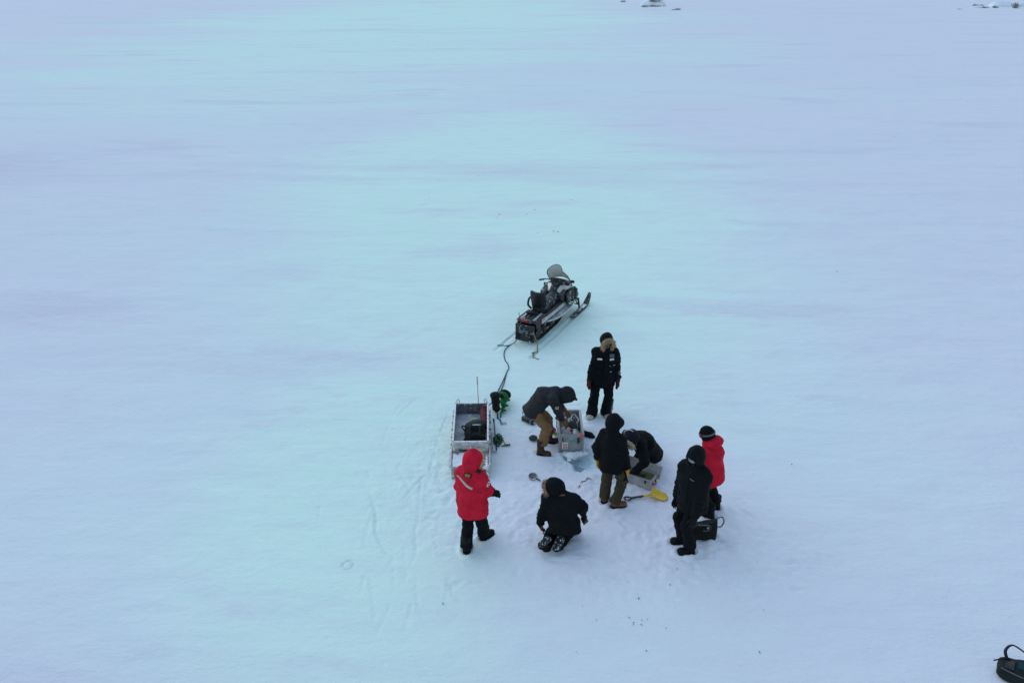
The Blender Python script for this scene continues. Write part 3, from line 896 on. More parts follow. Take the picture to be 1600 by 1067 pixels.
# -- red parka, seen from behind, by the sled
b = V(-.60, 9.67, 0)
J = stand(b, 66, 1.73, lean=(.02, .0), feet=((-.12, .05), (.26, -.06)), foot_yaw=(84, 42), hands=((.26, .10, .98), (.33, -.19, .96)), twist=-4)
J['seed'] = 7; J['hf'] = nrm(V(.78, .55, -.42)); J['hu'] = UP; J['hem'] = J['pel']-UP*.27
J['wR'] = V(-.345, 9.85, .89); J['eR'] = ik(J['sR'], J['wR'], .29, .25, V(.5, -1, -.3)); J['gR'] = (nrm(V(.85, .25, -.25)), nrm(V(.3, -.45, .85)))
bk = -J['_f']; rt = -J['_l']
person('red parka with grey shoulder stripe and furry hood, seen from behind by the sled', b, J, dict(
    jacket='red_cloth', trousers='trouser_black', boots='boot_black', glove='glove_black', hood='up', fur='fur_tan', furl=.05, furn=420, bulk=1.08,
    torso=(.205, .155, .225, .185), cuff=.10, cufflen=.03, shaft=.20, bootfat=1.12, gscale=1.3, curl=(.45, .5), waist=.008, hoodr=(.148, .128, .162), hoodopen=.09,
    patches=[dict(name='zip_placket', c=J['che']-UP*.14, n=J['_f'], w=.055, h=.5, mat='red_cloth_deep', th=.008, nu=4, nv=14),
             dict(name='pocket_flap', c=J['pel']-rt*.15-UP*.02, n=nrm(-rt+J['_f']*.5), w=.13, h=.05, mat='red_cloth_deep', th=.012),
             dict(name='reflective_stripe', c=J['che']+UP*.075-rt*.045, n=bk, up=UP+rt*.34, w=.31, h=.024, mat='stripe_grey', nu=17, nv=4),
             dict(name='back_badge', c=J['nek']-UP*.085-rt*.005+bk*.02, n=nrm(bk+UP*.5), up=UP, w=.125, h=.065, mat='patch_dark',
                  sub=[dict(name='badge_lettering', d=UP*.011, w=.085, h=.014, mat='patch_gold'), dict(name='badge_lettering', d=-UP*.013, w=.075, h=.014, mat='patch_gold')]),
             dict(name='shoulder_tab', c=J['nek']*.4+J['sR']*.6+UP*.05, n=nrm(bk*.7+UP), up=nrm(rt*-.8+UP*.3), w=.055, h=.14, mat='patch_dark'),
             dict(name='sleeve_emblem', c=J['sR']*.6+J['eR']*.4+rt*.04, n=nrm(rt+bk*.35+UP*.1), w=.085, h=.085, mat='badge_white', shape='disc', nu=9, nv=9,
                  sub=[dict(name='emblem_ring', d=V(0, 0, 0), w=.06, h=.06, mat='badge_blue', shape='disc'), dict(name='emblem_centre', d=V(0, 0, -.002), w=.03, h=.03, mat='badge_white', shape='disc')]),
             dict(name='pocket_flap', c=J['pel']+rt*.15-UP*.02, n=nrm(rt+bk*.2), w=.13, h=.05, mat='red_cloth_deep', th=.012)]))

# -- kneeling black parka, boot soles towards the camera
b = V(.72, 9.92, 0)
J = dict(pel=V(.79, 9.80, .38), che=V(.765, 9.87, .645), nek=V(.715, 9.935, .82), hed=V(.65, 9.96, .905),
         hf=V(-.80, .35, -.50), hu=V(-.35, .1, .85), hside=V(-.95, .3, 0), sside=V(-.97, .2, -.08),
         sL=V(.545, 9.93, .72), sR=V(.935, 9.88, .76), wL=V(.44, 9.89, .27), wR=V(1.10, 9.93, .43),
         hL=V(.70, 9.83, .34), hR=V(.88, 9.80, .34), kL=V(.68, 10.06, .09), kR=V(.96, 10.02, .09), aL=V(.53, 9.62, .085), aR=V(.735, 9.645, .09))
J['eL'] = V(.495, 9.90, .50); J['eR'] = V(1.085, 9.85, .62)
J['fL'] = (V(-.56, -.82, .05), V(.10, .12, -.98)); J['fR'] = (V(-.44, -.85, -.22), V(-.05, .25, -.95))
J['gL'] = (V(.15, .2, -.95), V(-.9, -.3, 0)); J['gR'] = (V(.35, .05, -.8), V(.7, -.5, .4))
J['thumb'] = (-1, 1); J['hem'] = V(.81, 9.74, .225); J['hemd'] = V(.05, -.40, -.9); J['seed'] = 8
kneel = person('black parka with brown fur hood, kneeling with snowy boot soles turned to the camera', b, J, dict(
    jacket='jacket_black', trousers='trouser_black', boots='boot_black', sole='sole_snowy', glove='glove_black', hood='up', fur='fur_brown', furl=.055, furn=420, bulk=1.12,
    torso=(.205, .155, .225, .185), waist=.014, curl=(.6, .9), cuff=.09, cufflen=-.03, shaft=.12, bootfat=1.08, hoodr=(.148, .128, .165), hoodopen=.088,
    patches=[dict(name='back_badge', c=J['nek']+V(.03, -.02, -.02), n=V(.1, -.75, .6), w=.10, h=.03, mat='patch_brown')]))
kn = [o for o in COL.objects if o.name.startswith('person')][-1]
m = MB(); m.tube(spline([J['wL']+V(.01, -.05, .0), J['wL']+V(.03, -.07, -.06), J['wL']+V(.05, -.08, -.10)]), .005, 5)
dc = m.build('cuff_cord', M['cord_red'], kn, b)
m = MB(); m.lathe(J['wL']+V(.05, -.08, -.13), V(0, 0, 1), [(.004, 0), (.011, .006), (.011, .025), (.004, .034)], 8); m.build('cord_toggle', M['plastic_black'], dc, b, smooth=True)

# phone held in that right hand
G = frame(*J['gR']); pc = J['wR']+G[0]*.13-G[2]*.028
ph = thing('phone', 'small black phone held in the right glove of the kneeling person', 'phone', pc)
m = MB(); A = frame(V(.35, -.1, -.75), V(.45, -.75, .45)); m.box(pc, (.068, .05, .010), A, .005); m.build('case', M['plastic_black'], ph, pc)
m = MB(); m.box(pc+A[2]*.0102, (.058, .042, .0015), A, .001); m.build('screen', M['screen'], ph, pc)

# dark round instrument in the gloves of the person at the crate
ic = V(1.15, 12.43, .475)
it = thing('instrument', 'dark domed camera housing held between the brown gloves over the crate', 'camera', ic)
m = MB(); m.lathe(ic-V(.06, .0, -.03), V(.9, -.1, -.35), [(.02, -.05), (.062, -.045), (.07, -.02), (.07, .06), (.062, .075), (.03, .08)], 20); m.build('housing', M['metal_dark'], it, ic, angle=40)
m = MB(); m.lathe(ic-V(.06, .0, -.03)+nrm(V(.9, -.1, -.35))*.075, V(.9, -.1, -.35), [(.06, 0), (.055, .02), (.04, .04), (.018, .052), (.002, .055)], 20); m.build('dome', M['screen'], it, ic, smooth=True)
m = MB(); m.box(ic+V(-.06, -.045, -.075), (.035, .02, .014), None, .004); m.build('clamp', M['red_paint'], it, ic)
# ================================================================== SNOWMOBILE
SM = thing('snowmobile', 'black and white touring snowmobile with tall windshield, parked beyond the sled', 'snowmobile', (.335, 16.86, -.015), math.radians(63.5))
def sm(m, name, mat, parent=SM, **k): return m.build(name, M[mat], parent, **k)
X3, Y3, Z3 = V(1, 0, 0), V(0, 1, 0), V(0, 0, 1)

# drive track: closed belt with lugs round the wheels
def belt_path(n=90):
    A, B = V(.24, 0, .215), V(1.72, 0, .27); r = .19
    lowA, lowB = V(.34, 0, .03), V(1.42, 0, .03)
    key = [V(.34, 0, .028), V(.8, 0, .02), V(1.35, 0, .028), V(1.6, 0, .10), V(1.84, 0, .22), V(1.88, 0, .32), V(1.80, 0, .42), V(1.6, 0, .44), V(1.0, 0, .425), V(.5, 0, .41), V(.24, 0, .405), V(.10, 0, .34), V(.05, 0, .22), V(.12, 0, .10)]
    return spline(key+[key[0]], 8)[:-1]
bp_ = belt_path(); m = MB(); nb = len(bp_)
for i in range(nb):
    a, c = bp_[i], bp_[(i+1) % nb]; t = nrm(c-a); nn = V(t[2], 0, -t[0]) ; L = np.linalg.norm(c-a)/2
    m.box((a+c)/2, (L*1.08, .235, .009), [t, Y3, np.cross(t, Y3)], .002)
    if i % 2 == 0:
        out = np.cross(t, Y3); out = -out if np.dot(out, (a+c)/2-V(.95, 0, .22)) < 0 else out
        for y in (-.15, 0, .15): m.box((a+c)/2+out*.022, (.010, .055, .018), [t, Y3, np.cross(t, Y3)], .004)
track = sm(m, 'track', 'rubber_black')
for x, z, r in ((.245, .215, .165), (.62, .15, .085), (1.0, .14, .085), (1.35, .15, .085)):
    for y in (-.19, .19):
        m = MB(); m.lathe((x, y-.02, z), Y3, [(r*.4, 0), (r*.92, .002), (r, .01), (r, .03), (r*.92, .038), (r*.4, .04)], 18); sm(m, 'bogie_wheel', 'metal_dark', track, angle=35)
m = MB()
for y in (-.15, .15):
    m.tube([(.22, y, .12), (.7, y, .065), (1.3, y, .065), (1.55, y, .13)], .018, 6)
    m.tube([(.55, y, .09), (.95, y, .37)], .016, 6); m.tube([(1.15, y, .09), (1.4, y, .36)], .016, 6)
sm(m, 'rail', 'metal_grey', track)

# tunnel over the track
m = MB()
m.prism([(0, 0), (0, .10), (.03, .135), (.47, .135), (.50, .10), (.50, 0), (.485, 0), (.485, .09), (.46, .118), (.04, .118), (.015, .09), (.015, 0)], (.02, -.25, .40), Y3, Z3, X3, 0, 1.85)
sm(m, 'tunnel', 'metal_dark', angle=30)
for s in (-1, 1):
    m = MB(); m.prism([(.30, .0), (1.75, -.06), (1.80, .06), (1.10, .06), (.62, .085), (.30, .12)], (0, s*.262, .42), X3, Z3, Y3, -.007, .007)
    pn = sm(m, 'tunnel_panel', 'metal_light')
    m = MB(); m.box((.40, s*.271, .50), (.055, .003, .012), None, .002); sm(m, 'reflector', 'red_paint', pn)
    # running board: rail frame with an open tread
    m = MB()
    p0, p1, p2 = V(.62, s*.26, .37), V(1.25, s*.40, .335), V(1.95, s*.43, .40)
    edge = spline([V(.58, s*.27, .375), V(.95, s*.385, .345), V(1.4, s*.415, .335), V(1.75, s*.42, .36), V(2.0, s*.40, .45)], 8)
    m.tube(edge, .020, 6)
    for k in range(17):
        e = edge[3+k*int((len(edge)-6)/17)]
        m.box(((e[0]), (e[1]+s*.25)/2, e[2]-.004), (.014, abs(e[1]-s*.25)/2, .006), None, .002)
    m.prism([(1.15, .262), (1.85, .262), (1.9, .40), (1.15, .395)], (0, 0, .336), X3, Y3*s, Z3, 0, .012)
    sm(m, 'running_board', 'metal_light', angle=30)

# seat: long two-up saddle
def seat(P):
    d = union([esec(P, (.70, 0, .60), (1.25, 0, .60), (0, 1, 0), .175, .085, .165, .085), esec(P, (1.20, 0, .60), (1.62, 0, .68), (0, 1, 0), .15, .08, .115, .09),
               esec(P, (.66, 0, .68), (.98, 0, .66), (0, 1, 0), .165, .06, .16, .06)], .05)
    d = d+.004*np.abs(np.sin(P[:, 0]*22))*0+.003*fbm(P*16, 2, 3)
    return np.maximum(d, .525-P[:, 2])
so = sdf_obj('seat', seat, V(.4, -.3, .45), V(1.85, .3, .9), .013, M['vinyl_grey'], SM)
# passenger backrest with winged pad, and side handles
def rest(P):
    q = P-V(.60, 0, .86); a = math.radians(14); x = q[:, 0]*math.cos(a)+q[:, 2]*math.sin(a); z = -q[:, 0]*math.sin(a)+q[:, 2]*math.cos(a)
    x = x-.9*np.abs(q[:, 1])**2*2
    w = .20-.10*np.clip(-z-.02, 0, .3)-.12*np.clip(z-.10, 0, .2)
    d = np.maximum(np.maximum(np.abs(x)-.045, np.abs(q[:, 1])-w), np.abs(z)-.225)
    k = box3(np.stack([x, q[:, 1]/(w/.2), z], 1), (0, 0, 0), (.05, .2, .225), np.eye(3), .045)
    return k+.003*fbm(P*16, 2, 3)
sdf_obj('backrest', rest, V(.35, -.3, .55), V(.95, .3, 1.2), .012, M['vinyl_black'], SM)
for y in (-.10, .10):
    m = MB(); m.tube([(.60, y, .55), (.58, y, .72)], .018, 6); sm(m, 'backrest_bracket', 'metal_dark')
for s in (-1, 1):
    m = MB(); m.tube(spline([(.62, s*.17, .62), (.66, s*.27, .68), (.74, s*.285, .80), (.86, s*.275, .80), (.90, s*.25, .72)], 6), .026, 8)
    sm(m, 'passenger_handle', 'vinyl_black', smooth=True)
    m = MB(); m.tube([(.66, s*.255, .655), (.69, s*.285, .71)], .012, 6); sm(m, 'heater_switch', 'badge_white')

# rear rack
m = MB()
rz = .575
m.tube(spline([(.56, -.225, rz), (.05, -.235, rz), (-.06, -.19, rz), (-.08, 0, rz), (-.06, .19, rz), (.05, .235, rz), (.56, .225, rz)], 5), .018, 8)
for y in (-.12, .0, .12): m.tube([(.55, y, rz), (-.06, y, rz)], .013, 6)
for x in (.12, .34, .50): m.tube([(x, -.22, rz), (x, .22, rz)], .013, 6)
for y in (-.2, .2): m.tube([(.15, y, .53), (.15, y, rz)], .014, 6); m.tube([(.5, y, .53), (.5, y, rz)], .014, 6)
rack = sm(m, 'rack', 'plastic_black', smooth=True)
for y in (-.165, .165):
    m = MB(); m.box((.26, y, rz+.018), (.24, .035, .006), None, .004); sm(m, 'rack_slat', 'metal_grey', rack)
for y in (-.06, .06):
    m = MB(); m.box((.28, y, rz+.016), (.17, .022, .006), None, .004); sm(m, 'rack_slat', 'vinyl_grey', rack)
m = MB(); m.box((-.02, 0, rz+.012), (.055, .20, .03), None, .02); sm(m, 'rear_bumper', 'plastic_black', rack)
m = MB(); m.box((-.066, 0.02, rz+.028), (.022, .085, .02), None, .012); sm(m, 'tail_light', 'red_paint', rack)
# tool pouch strapped on the rack
m = MB(); m.box((.40, .05, rz+.05), (.07, .13, .035), None, .025); sm(m, 'pouch', 'vinyl_black', rack, angle=50)
m = MB(); m.tube([(.13, .23, rz+.02), (.10, .25, rz+.09), (.13, .24, rz+.11)], .008, 5); sm(m, 'rack_hook', 'cord_teal', rack)

# snow flap with number plate
def flap(P):
    q = P-V(-.075+.0, 0, .30)
    x = q[:, 0]+.10*(q[:, 2]+.1)**2-.05*q[:, 2]
    return box3(np.stack([x, q[:, 1], q[:, 2]], 1), (0, 0, 0), (.016, .245, .215), np.eye(3), .014)+.002*fbm(P*14, 2, 2)
fl_ = sdf_obj('snow_flap', flap, V(-.25, -.32, .02), V(.1, .32, .6), .011, M['plastic_black'], SM)
m = MB(); m.box((-.108, .02, .335), (.005, .12, .045), None, .003); pl = sm(m, 'number_plate', 'strap_grey', fl_)
m = MB(); m.box((-.115, .02, .345), (.003, .028, .018), None, .002); sm(m, 'plate_emblem', 'plastic_blue', pl)
m = MB(); m.box((-.115, .02, .31), (.003, .09, .007), None, .002); sm(m, 'plate_lettering', 'metal_grey', pl)
for y in (-.17, .17):
    m = MB(); m.box((-.10, y, .20), (.008, .05, .07), None, .004); sm(m, 'flap_rib', 'rubber_black', fl_)
m = MB(); m.tube([(-.02, 0, .36), (-.13, 0, .30)], .025, 8); m.lathe((-.15, 0, .27), (0, 0, 1), [(.02, 0), (.028, .01), (.028, .05), (.02, .06)], 10); sm(m, 'tow_hitch', 'metal_dark')

# bodywork
def cowl(P):
    d = union([esec(P, (1.72, 0, .52), (2.18, 0, .49), (0, 1, 0), .30, .19, .32, .19), esec(P, (2.12, 0, .50), (2.52, 0, .42), (0, 1, 0), .31, .20, .16, .10),
               esec(P, (1.68, 0, .74), (2.02, 0, .72), (0, 1, 0), .17, .14, .22, .15), ell(P, (2.16, 0, .65), (.28, .23, .15))], .06)
    return d+.003*fbm(P*9, 2, 6)
sdf_obj('cowl', cowl, V(1.3, -.5, .2), V(3.05, .5, 1.05), .016, M['plastic_black'], SM)
for s in (-1, 1):
    def side(P, s=s):
        Q = P*np.array([1, s, 1])
        d = union([box3(Q, (1.78, .335, .60), (.20, .045, .15), [[.98, .0, .2], [0, 1, 0], [-.2, 0, .98]], .045), ell(Q, (2.00, .345, .585), (.19, .085, .19)), ell(Q, (2.12, .32, .46), (.24, .075, .12))], .03)
        return d
    sp = sdf_obj('side_panel', side, V(1.4, -.52 if s < 0 else .1, .25), V(2.7, -.1 if s < 0 else .52, .95), .014, M['plastic_black'], SM)
    m = MB(); m.prism([(1.93, .47), (1.99, .45), (2.03, .72), (1.97, .76)], (0, s*.448, 0), X3, Z3, Y3*s, -.06, .004); sm(m, 'panel_trim', 'vinyl_grey', sp)
    # white shoulder panels each side of the console
    m = MB()
    top = [(1.56, .10, .80), (1.80, .13, .895), (2.02, .19, .875), (2.20, .19, .80), (2.38, .13, .68), (2.40, .16, .61), (2.22, .30, .67), (2.00, .325, .75), (1.80, .27, .80), (1.58, .18, .74)]
    v = [V(x, s*y, z+.012) for x, y, z in top]; w = [V(x, s*y*.97, z-.05) for x, y, z in top]; n = len(v)
    m.add(v+w, [tuple(range(n)), tuple(range(2*n-1, n-1, -1))]+[(i, (i+1) % n, n+(i+1) % n, n+i) for i in range(n)])
    sm(m, 'hood_panel', 'paint_white', angle=40)
    # knee pad / bag beside the console
    def pad(P, s=s):
        return box3(P, (1.62, s*.22, .66), (.13, .055, .11), [[.96, 0, .28], [0, 1, 0], [-.28, 0, .96]], .04)
    sdf_obj('knee_pad', pad, V(1.4, -.35 if s < 0 else .1, .45), V(1.85, -.1 if s < 0 else .35, .9), .012, M['vinyl_grey'], SM)
def dash(P):
    d = union([esec(P, (1.84, 0, .84), (2.08, 0, .82), (0, 1, 0), .25, .07, .27, .07), esec(P, (1.78, -.15, .93), (1.78, .15, .93), (1, 0, 0), .10, .055, .10, .055), esec(P, (1.70, 0, .80), (1.80, 0, .93), (0, 1, 0), .10, .08, .16, .07)], .05)
    return d
ds_ = sdf_obj('dashboard', dash, V(1.45, -.42, .6), V(2.25, .42, 1.1), .012, M['plastic_black'], SM)
m = MB()
for y in (-.075, .075): m.lathe((1.715, y, .955), V(-.75, 0, .65), [(.03, -.02), (.052, 0), (.052, .014), (.042, .018), (.002, .016)], 16)
sm(m, 'gauge', 'screen', ds_, angle=40)
m = MB(); m.box((1.66, 0, .87), (.006, .035, .02), [[.75, 0, -.65], [0, 1, 0], [.65, 0, .75]], .003); sm(m, 'switch_panel', 'metal_grey', ds_)

# tall curved windshield
m = MB(); NU, NV = 18, 12; out, inn = [], []
for j in range(NV+1):
    v = j/NV
    for i in range(NU+1):
        u = i/NU*2-1
        w = .325*(1-.62*max(0, v-.45)**1.6*1.5)*(1-.10*(1-v))
        top = .93+.44*v*(1-.22*abs(u)**2.4)
        x = 2.12-.30*v-.05*v*v-.16*u*u
        p = V(x, w*u*(1-.1*v*abs(u)), top-.05*u*u*(1-v)); out.append(p); inn.append(p-V(.008, 0, .002))
n = len(out); F_ = []
for j in range(NV):
    for i in range(NU):
        a = j*(NU+1)+i; F_ += [(a, a+1, a+NU+2, a+NU+1), (n+a, n+a+NU+1, n+a+NU+2, n+a+1)]
for i in range(NU): F_ += [(i, n+i, n+i+1, i+1), (NV*(NU+1)+i, NV*(NU+1)+i+1, n+NV*(NU+1)+i+1, n+NV*(NU+1)+i)]
for j in range(NV):
    a = j*(NU+1); c = a+NU; F_ += [(a, a+NU+1, n+a+NU+1, n+a), (c, n+c, n+c+NU+1, c+NU+1)]
m.add(out+inn, F_)
wm, nt, bs = new_mat('windshield_tint'); bs.inputs['Base Color'].default_value = (.80, .82, .81, 1); bs.inputs['Roughness'].default_value = .35
bs.inputs['Alpha'].default_value = .86; M['windshield'] = wm
nz = nt.nodes.new('ShaderNodeTexNoise'); nz.inputs['Scale'].default_value = 6; rr = nt.nodes.new('ShaderNodeMapRange'); rr.inputs[3].default_value = .86; rr.inputs[4].default_value = .97
nt.links.new(nz.outputs[0], rr.inputs[0]); nt.links.new(rr.outputs[0], bs.inputs['Alpha'])
ws = m.build('windshield', wm, SM, smooth=True)
rim = [out[NV*(NU+1)+i] for i in range(NU+1)]
rim = [out[j*(NU+1)] for j in range(NV+1)]+rim[1:]+[out[j*(NU+1)+NU] for j in range(NV-1, -1, -1)]
m = MB(); m.tube(rim, .009, 6); sm(m, 'windshield_rim', 'plastic_black', ws, smooth=True)
for s in (-1,):
    m = MB(); m.tube(spline([(2.0, s*.27, .88), (1.96, s*.32, .91), (1.93, s*.345, .915)], 4), .012, 6); m.box((1.92, s*.35, .93), (.02, .05, .035), None, .015)
    sm(m, 'mirror', 'plastic_black', angle=40)
# handlebar
m = MB(); m.tube(spline([(1.56, -.37, .985), (1.62, -.22, 1.01), (1.67, -.06, .98), (1.67, .06, .98), (1.62, .22, 1.01), (1.56, .37, .985)], 6), .013, 8); m.tube([(1.67, 0, .97), (1.74, 0, .82)], .022, 8)
hbr = sm(m, 'handlebar', 'metal_dark', smooth=True)
for s in (-1, 1):
    m = MB(); m.tube([(1.595, s*.28, .998), (1.555, s*.40, .978)], .021, 8); sm(m, 'grip', 'rubber_black', hbr, smooth=True)
    m = MB(); m.tube(spline([(1.63, s*.22, 1.0), (1.67, s*.28, .99), (1.64, s*.37, .975)], 4), .008, 6); sm(m, 'lever', 'metal_dark', hbr, smooth=True)
m = MB(); m.box((1.65, 0, 1.0), (.03, .07, .02), None, .012); sm(m, 'bar_pad', 'vinyl_black', hbr, angle=40)

# front suspension and skis
for s in (-1, 1):
    y0 = s*.44
    m = MB(); NS = 22; L, R, B_ = [], [], []
    V_, F_ = [], []
    for k in range(NS+1):
        t = k/NS; x = 1.72+1.22*t
        z = .018+.24*max(0, (t-.70)/.30)**1.9+.05*max(0, (.06-t)/.06)
        w = .075*(1-.55*max(0, (t-.80)/.2)**2)*(1-.25*max(0, (.05-t)/.05))
        V_ += [(x, y0-w, z+.035), (x, y0-w*.55, z+.012), (x, y0, z+.012), (x, y0+w*.55, z+.012), (x, y0+w, z+.035), (x, y0+w, z+.012), (x, y0+w*.4, z-.012), (x, y0-w*.4, z-.012), (x, y0-w, z+.012)]
    for k in range(NS):
        for q in range(9): F_.append((k*9+q, k*9+(q+1) % 9, (k+1)*9+(q+1) % 9, (k+1)*9+q))
    F_ += [tuple(range(9))[::-1], tuple(NS*9+q for q in range(9))]
    m.add(V_, F_); ski = sm(m, 'ski', 'plastic_black', angle=35)
    m = MB(); m.tube(spline([(2.92, y0, .28), (2.84, y0, .30), (2.72, y0, .18), (2.62, y0, .11)], 6), .014, 6); sm(m, 'ski_loop', 'plastic_black', ski, smooth=True)
    m = MB(); m.box((2.22, y0, .075), (.10, .035, .05), None, .012); sm(m, 'ski_saddle', 'metal_grey', ski)
    m = MB(); m.box((2.52, y0, .052), (.13, .045, .010), None, .006); sm(m, 'ski_snow_cap', 'paint_white', ski)
    m = MB(); m.tube([(2.22, y0, .10), (2.19, y0-s*.03, .40)], .026, 8); sm(m, 'spindle', 'metal_dark')
    m = MB()
    for z, x0 in ((.22, 1.98), (.22, 2.36)): m.tube([(x0, s*.20, .34), (2.21, y0-s*.03, z)], .014, 6)
    for z, x0 in ((.36, 2.02), (.36, 2.32)): m.tube([(x0, s*.20, .50), (2.20, y0-s*.04, z)], .012, 6)
    sm(m, 'control_arm', 'metal_dark', smooth=True)
    m = MB(); a, c = V(2.21, y0-s*.06, .24), V(2.16, s*.20, .66); m.tube([a, c], .018, 8)
    ux = nrm(c-a); p = nrm(np.cross(ux, X3)); q = np.cross(ux, p)
    m.tube([a+(c-a)*(.15+.7*k/70)+(p*math.cos(k*.62)+q*math.sin(k*.62))*.036 for k in range(71)], .007, 5)
    sm(m, 'shock_spring', 'metal_grey', smooth=True)
m = MB(); m.tube(spline([(2.42, -.22, .36), (2.64, -.16, .39), (2.69, 0, .40), (2.64, .16, .39), (2.42, .22, .36)], 6), .018, 8); sm(m, 'front_bumper', 'plastic_black', smooth=True)
for s in (-1, 1):
    m = MB(); m.lathe((2.45, s*.12, .56), V(.8, s*.2, .35), [(.02, -.03), (.055, -.02), (.06, .0), (.04, .012), (.002, .015)], 14); sm(m, 'headlight', 'lens', smooth=True)

# ---------------------------------------------------------------- ropes behind it
def ground_rope(name, pix, r, mat, label, cat, z=.010, lift=(), n=9):
    pts = [gp(px, py, z) for px, py in pix]
    for i, h in lift: pts[i] = gp(pix[i][0], pix[i][1], h)
    pts = spline(pts, n)
    c = pts[0]*V(1, 1, 0); o = MB(); o.tube(pts, r, 6)
    ob = o.build(name, M[mat], None, c, smooth=True); ob.location = c
    return tag(ob, label, cat)
ground_rope('tow_rope', [(809, 529), (803, 536), (796, 539.7), (789.5, 546), (787.5, 553), (789, 562), (793, 568), (795, 575), (792.5, 579.5), (789, 588), (783.5, 600), (777, 613), (771, 626), (764, 633), (757, 640)], .011, 'rope_grey',
            'long dark tow rope winding over the snow from the snowmobile to the sled', 'rope', lift=((0, .2), (13, .12), (14, .2)))
ground_rope('rope', [(792.5, 579.5), (790, 588), (787, 600), (781.5, 612), (777, 622)], .010, 'rope_grey', 'second shorter grey strand running beside the tow rope to the black bag', 'rope')
ground_rope('cord', [(777, 539.8), (783, 539.2), (789, 540.2), (796, 539.5)], .012, 'cord_teal', 'short teal cord lying across the tow rope just behind the snowmobile', 'cord')
ground_rope('wire', [(784, 537), (790, 531), (797, 526), (805, 520)], .005, 'rope_pale', 'thin pale line stretched beside the snowmobile track', 'line', lift=((3, .10),))
ground_rope('tow_strap', [(833.5, 519), (837, 530), (839.6, 538), (839.5, 549), (836, 550.5), (831.5, 551.5), (834.5, 553.5), (832.5, 557), (836, 559.5), (842, 561.5)], .014, 'strap_tan', 'tan hook strap trailing from the rear corner of the snowmobile', 'strap', lift=((0, .45), (1, .25), (2, .08)))
# ================================================================== SLED AND EQUIPMENT
SLA = math.radians(1.6)
SLB = V(-.755, 12.45, 0)
SL = thing('cargo_sled', 'weathered aluminium box sled with open top, snowy rear deck behind the red parka', 'sled', SLB, SLA)
def slw(x, y, z): return SLB+V(x*math.cos(SLA)-y*math.sin(SLA), x*math.sin(SLA)+y*math.cos(SLA), z)
for s in (-1, 1):
    m = MB(); prof = [(-1.0, .01), (.80, .0), (1.02, .06), (1.16, .19), (1.10, .20), (.92, .16), (-.98, .16), (-1.02, .10)]
    m.prism(prof, (s*.305, 0, 0), V(0, 1, 0), V(0, 0, 1), V(1, 0, 0), -.022, .022); m.build('runner', M['wood_snowy'], SL)
    m = MB(); m.tube([(s*.345, -.96, .255), (s*.335, .90, .255)], .014, 6)
    for k in range(9): m.box((s*.347, -.90+k*.22, .23), (.016, .020, .035), None, .004)
    m.build('side_rail', M['alu_worn'], SL, angle=40)
for k in range(10):
    m = MB(); m.box((0, -.93+k*.215, .178), (.372, .035, .014), None, .004); m.build('cross_slat', M['wood_snowy'], SL)
# box
BW, Y0, Y1, ZF, ZR = .300, -.475, .845, .205, .435
bx = MB(); bx.box((0, (Y0+Y1)/2, ZF-.006), (BW, (Y1-Y0)/2, .006), None, .002); box_o = bx.build('box_floor', M['board_floor'], SL)
for nm, c, h in (('box_wall', (-BW-.008, (Y0+Y1)/2, .315), (.008, (Y1-Y0)/2, .115)), ('box_wall', (BW+.008, (Y0+Y1)/2, .315), (.008, (Y1-Y0)/2, .115)),
                 ('box_wall', (0, Y1+.008, .315), (BW+.016, .008, .115)), ('box_wall', (0, Y0-.008, .315), (BW+.016, .008, .115))):
    m = MB(); m.box(c, h, None, .002); m.build(nm, M['board_dirty'] if c[0] == 0 and c[1] > 0 else M['alu_worn'], SL)
m = MB()
for a, c in (((-BW-.012, Y0-.012), (BW+.012, Y0-.012)), ((BW+.012, Y0-.012), (BW+.012, Y1+.012)), ((BW+.012, Y1+.012), (-BW-.012, Y1+.012)), ((-BW-.012, Y1+.012), (-BW-.012, Y0-.012))):
    p, q = V(*a, ZR), V(*c, ZR); d = nrm(q-p); m.box((p+q)/2, (np.linalg.norm(q-p)/2+.010, .015, .008), [d, np.cross(V(0, 0, 1), d), V(0, 0, 1)], .002)
m.build('rim', M['alu_rim'], SL)
for s in (-1, 1):
    for y in (Y0+.0, (Y0+Y1)/2, Y1-.05):
        m = MB(); m.box((s*(BW+.024), y+.03, .30), (.008, .018, .13), None, .002); m.build('post', M['alu_rim'], SL)
    m = MB(); m.tube(spline([(s*.29, Y1+.055, .20), (s*.29, Y1+.06, .42), (s*.275, Y1+.06, .495), (s*.25, Y1+.06, .495), (s*.24, Y1+.06, .44), (s*.24, Y1+.055, .24)], 5), .011, 7); m.build('lashing_hoop', M['alu_rim'], SL, smooth=True)
    for k in range(5):
        m = MB(); y = -.35+k*.25; m.tube(spline([(s*.325, y, .26), (s*.355, y+.01, .29), (s*.36, y+.03, .27), (s*.335, y+.04, .245)], 4), .007, 5); m.build('lashing_cleat', M['steel_dark'], SL, smooth=True)
# stains and blue tie in corners
m = MB(); m.box((-.27, Y1-.03, .36), (.016, .012, .05), None, .004); m.build('corner_tie', M['plastic_blue'], SL)
m = MB(); m.box((.287, Y1-.06, .36), (.008, .02, .055), None, .003); m.build('corner_tie', M['plastic_blue'], SL)
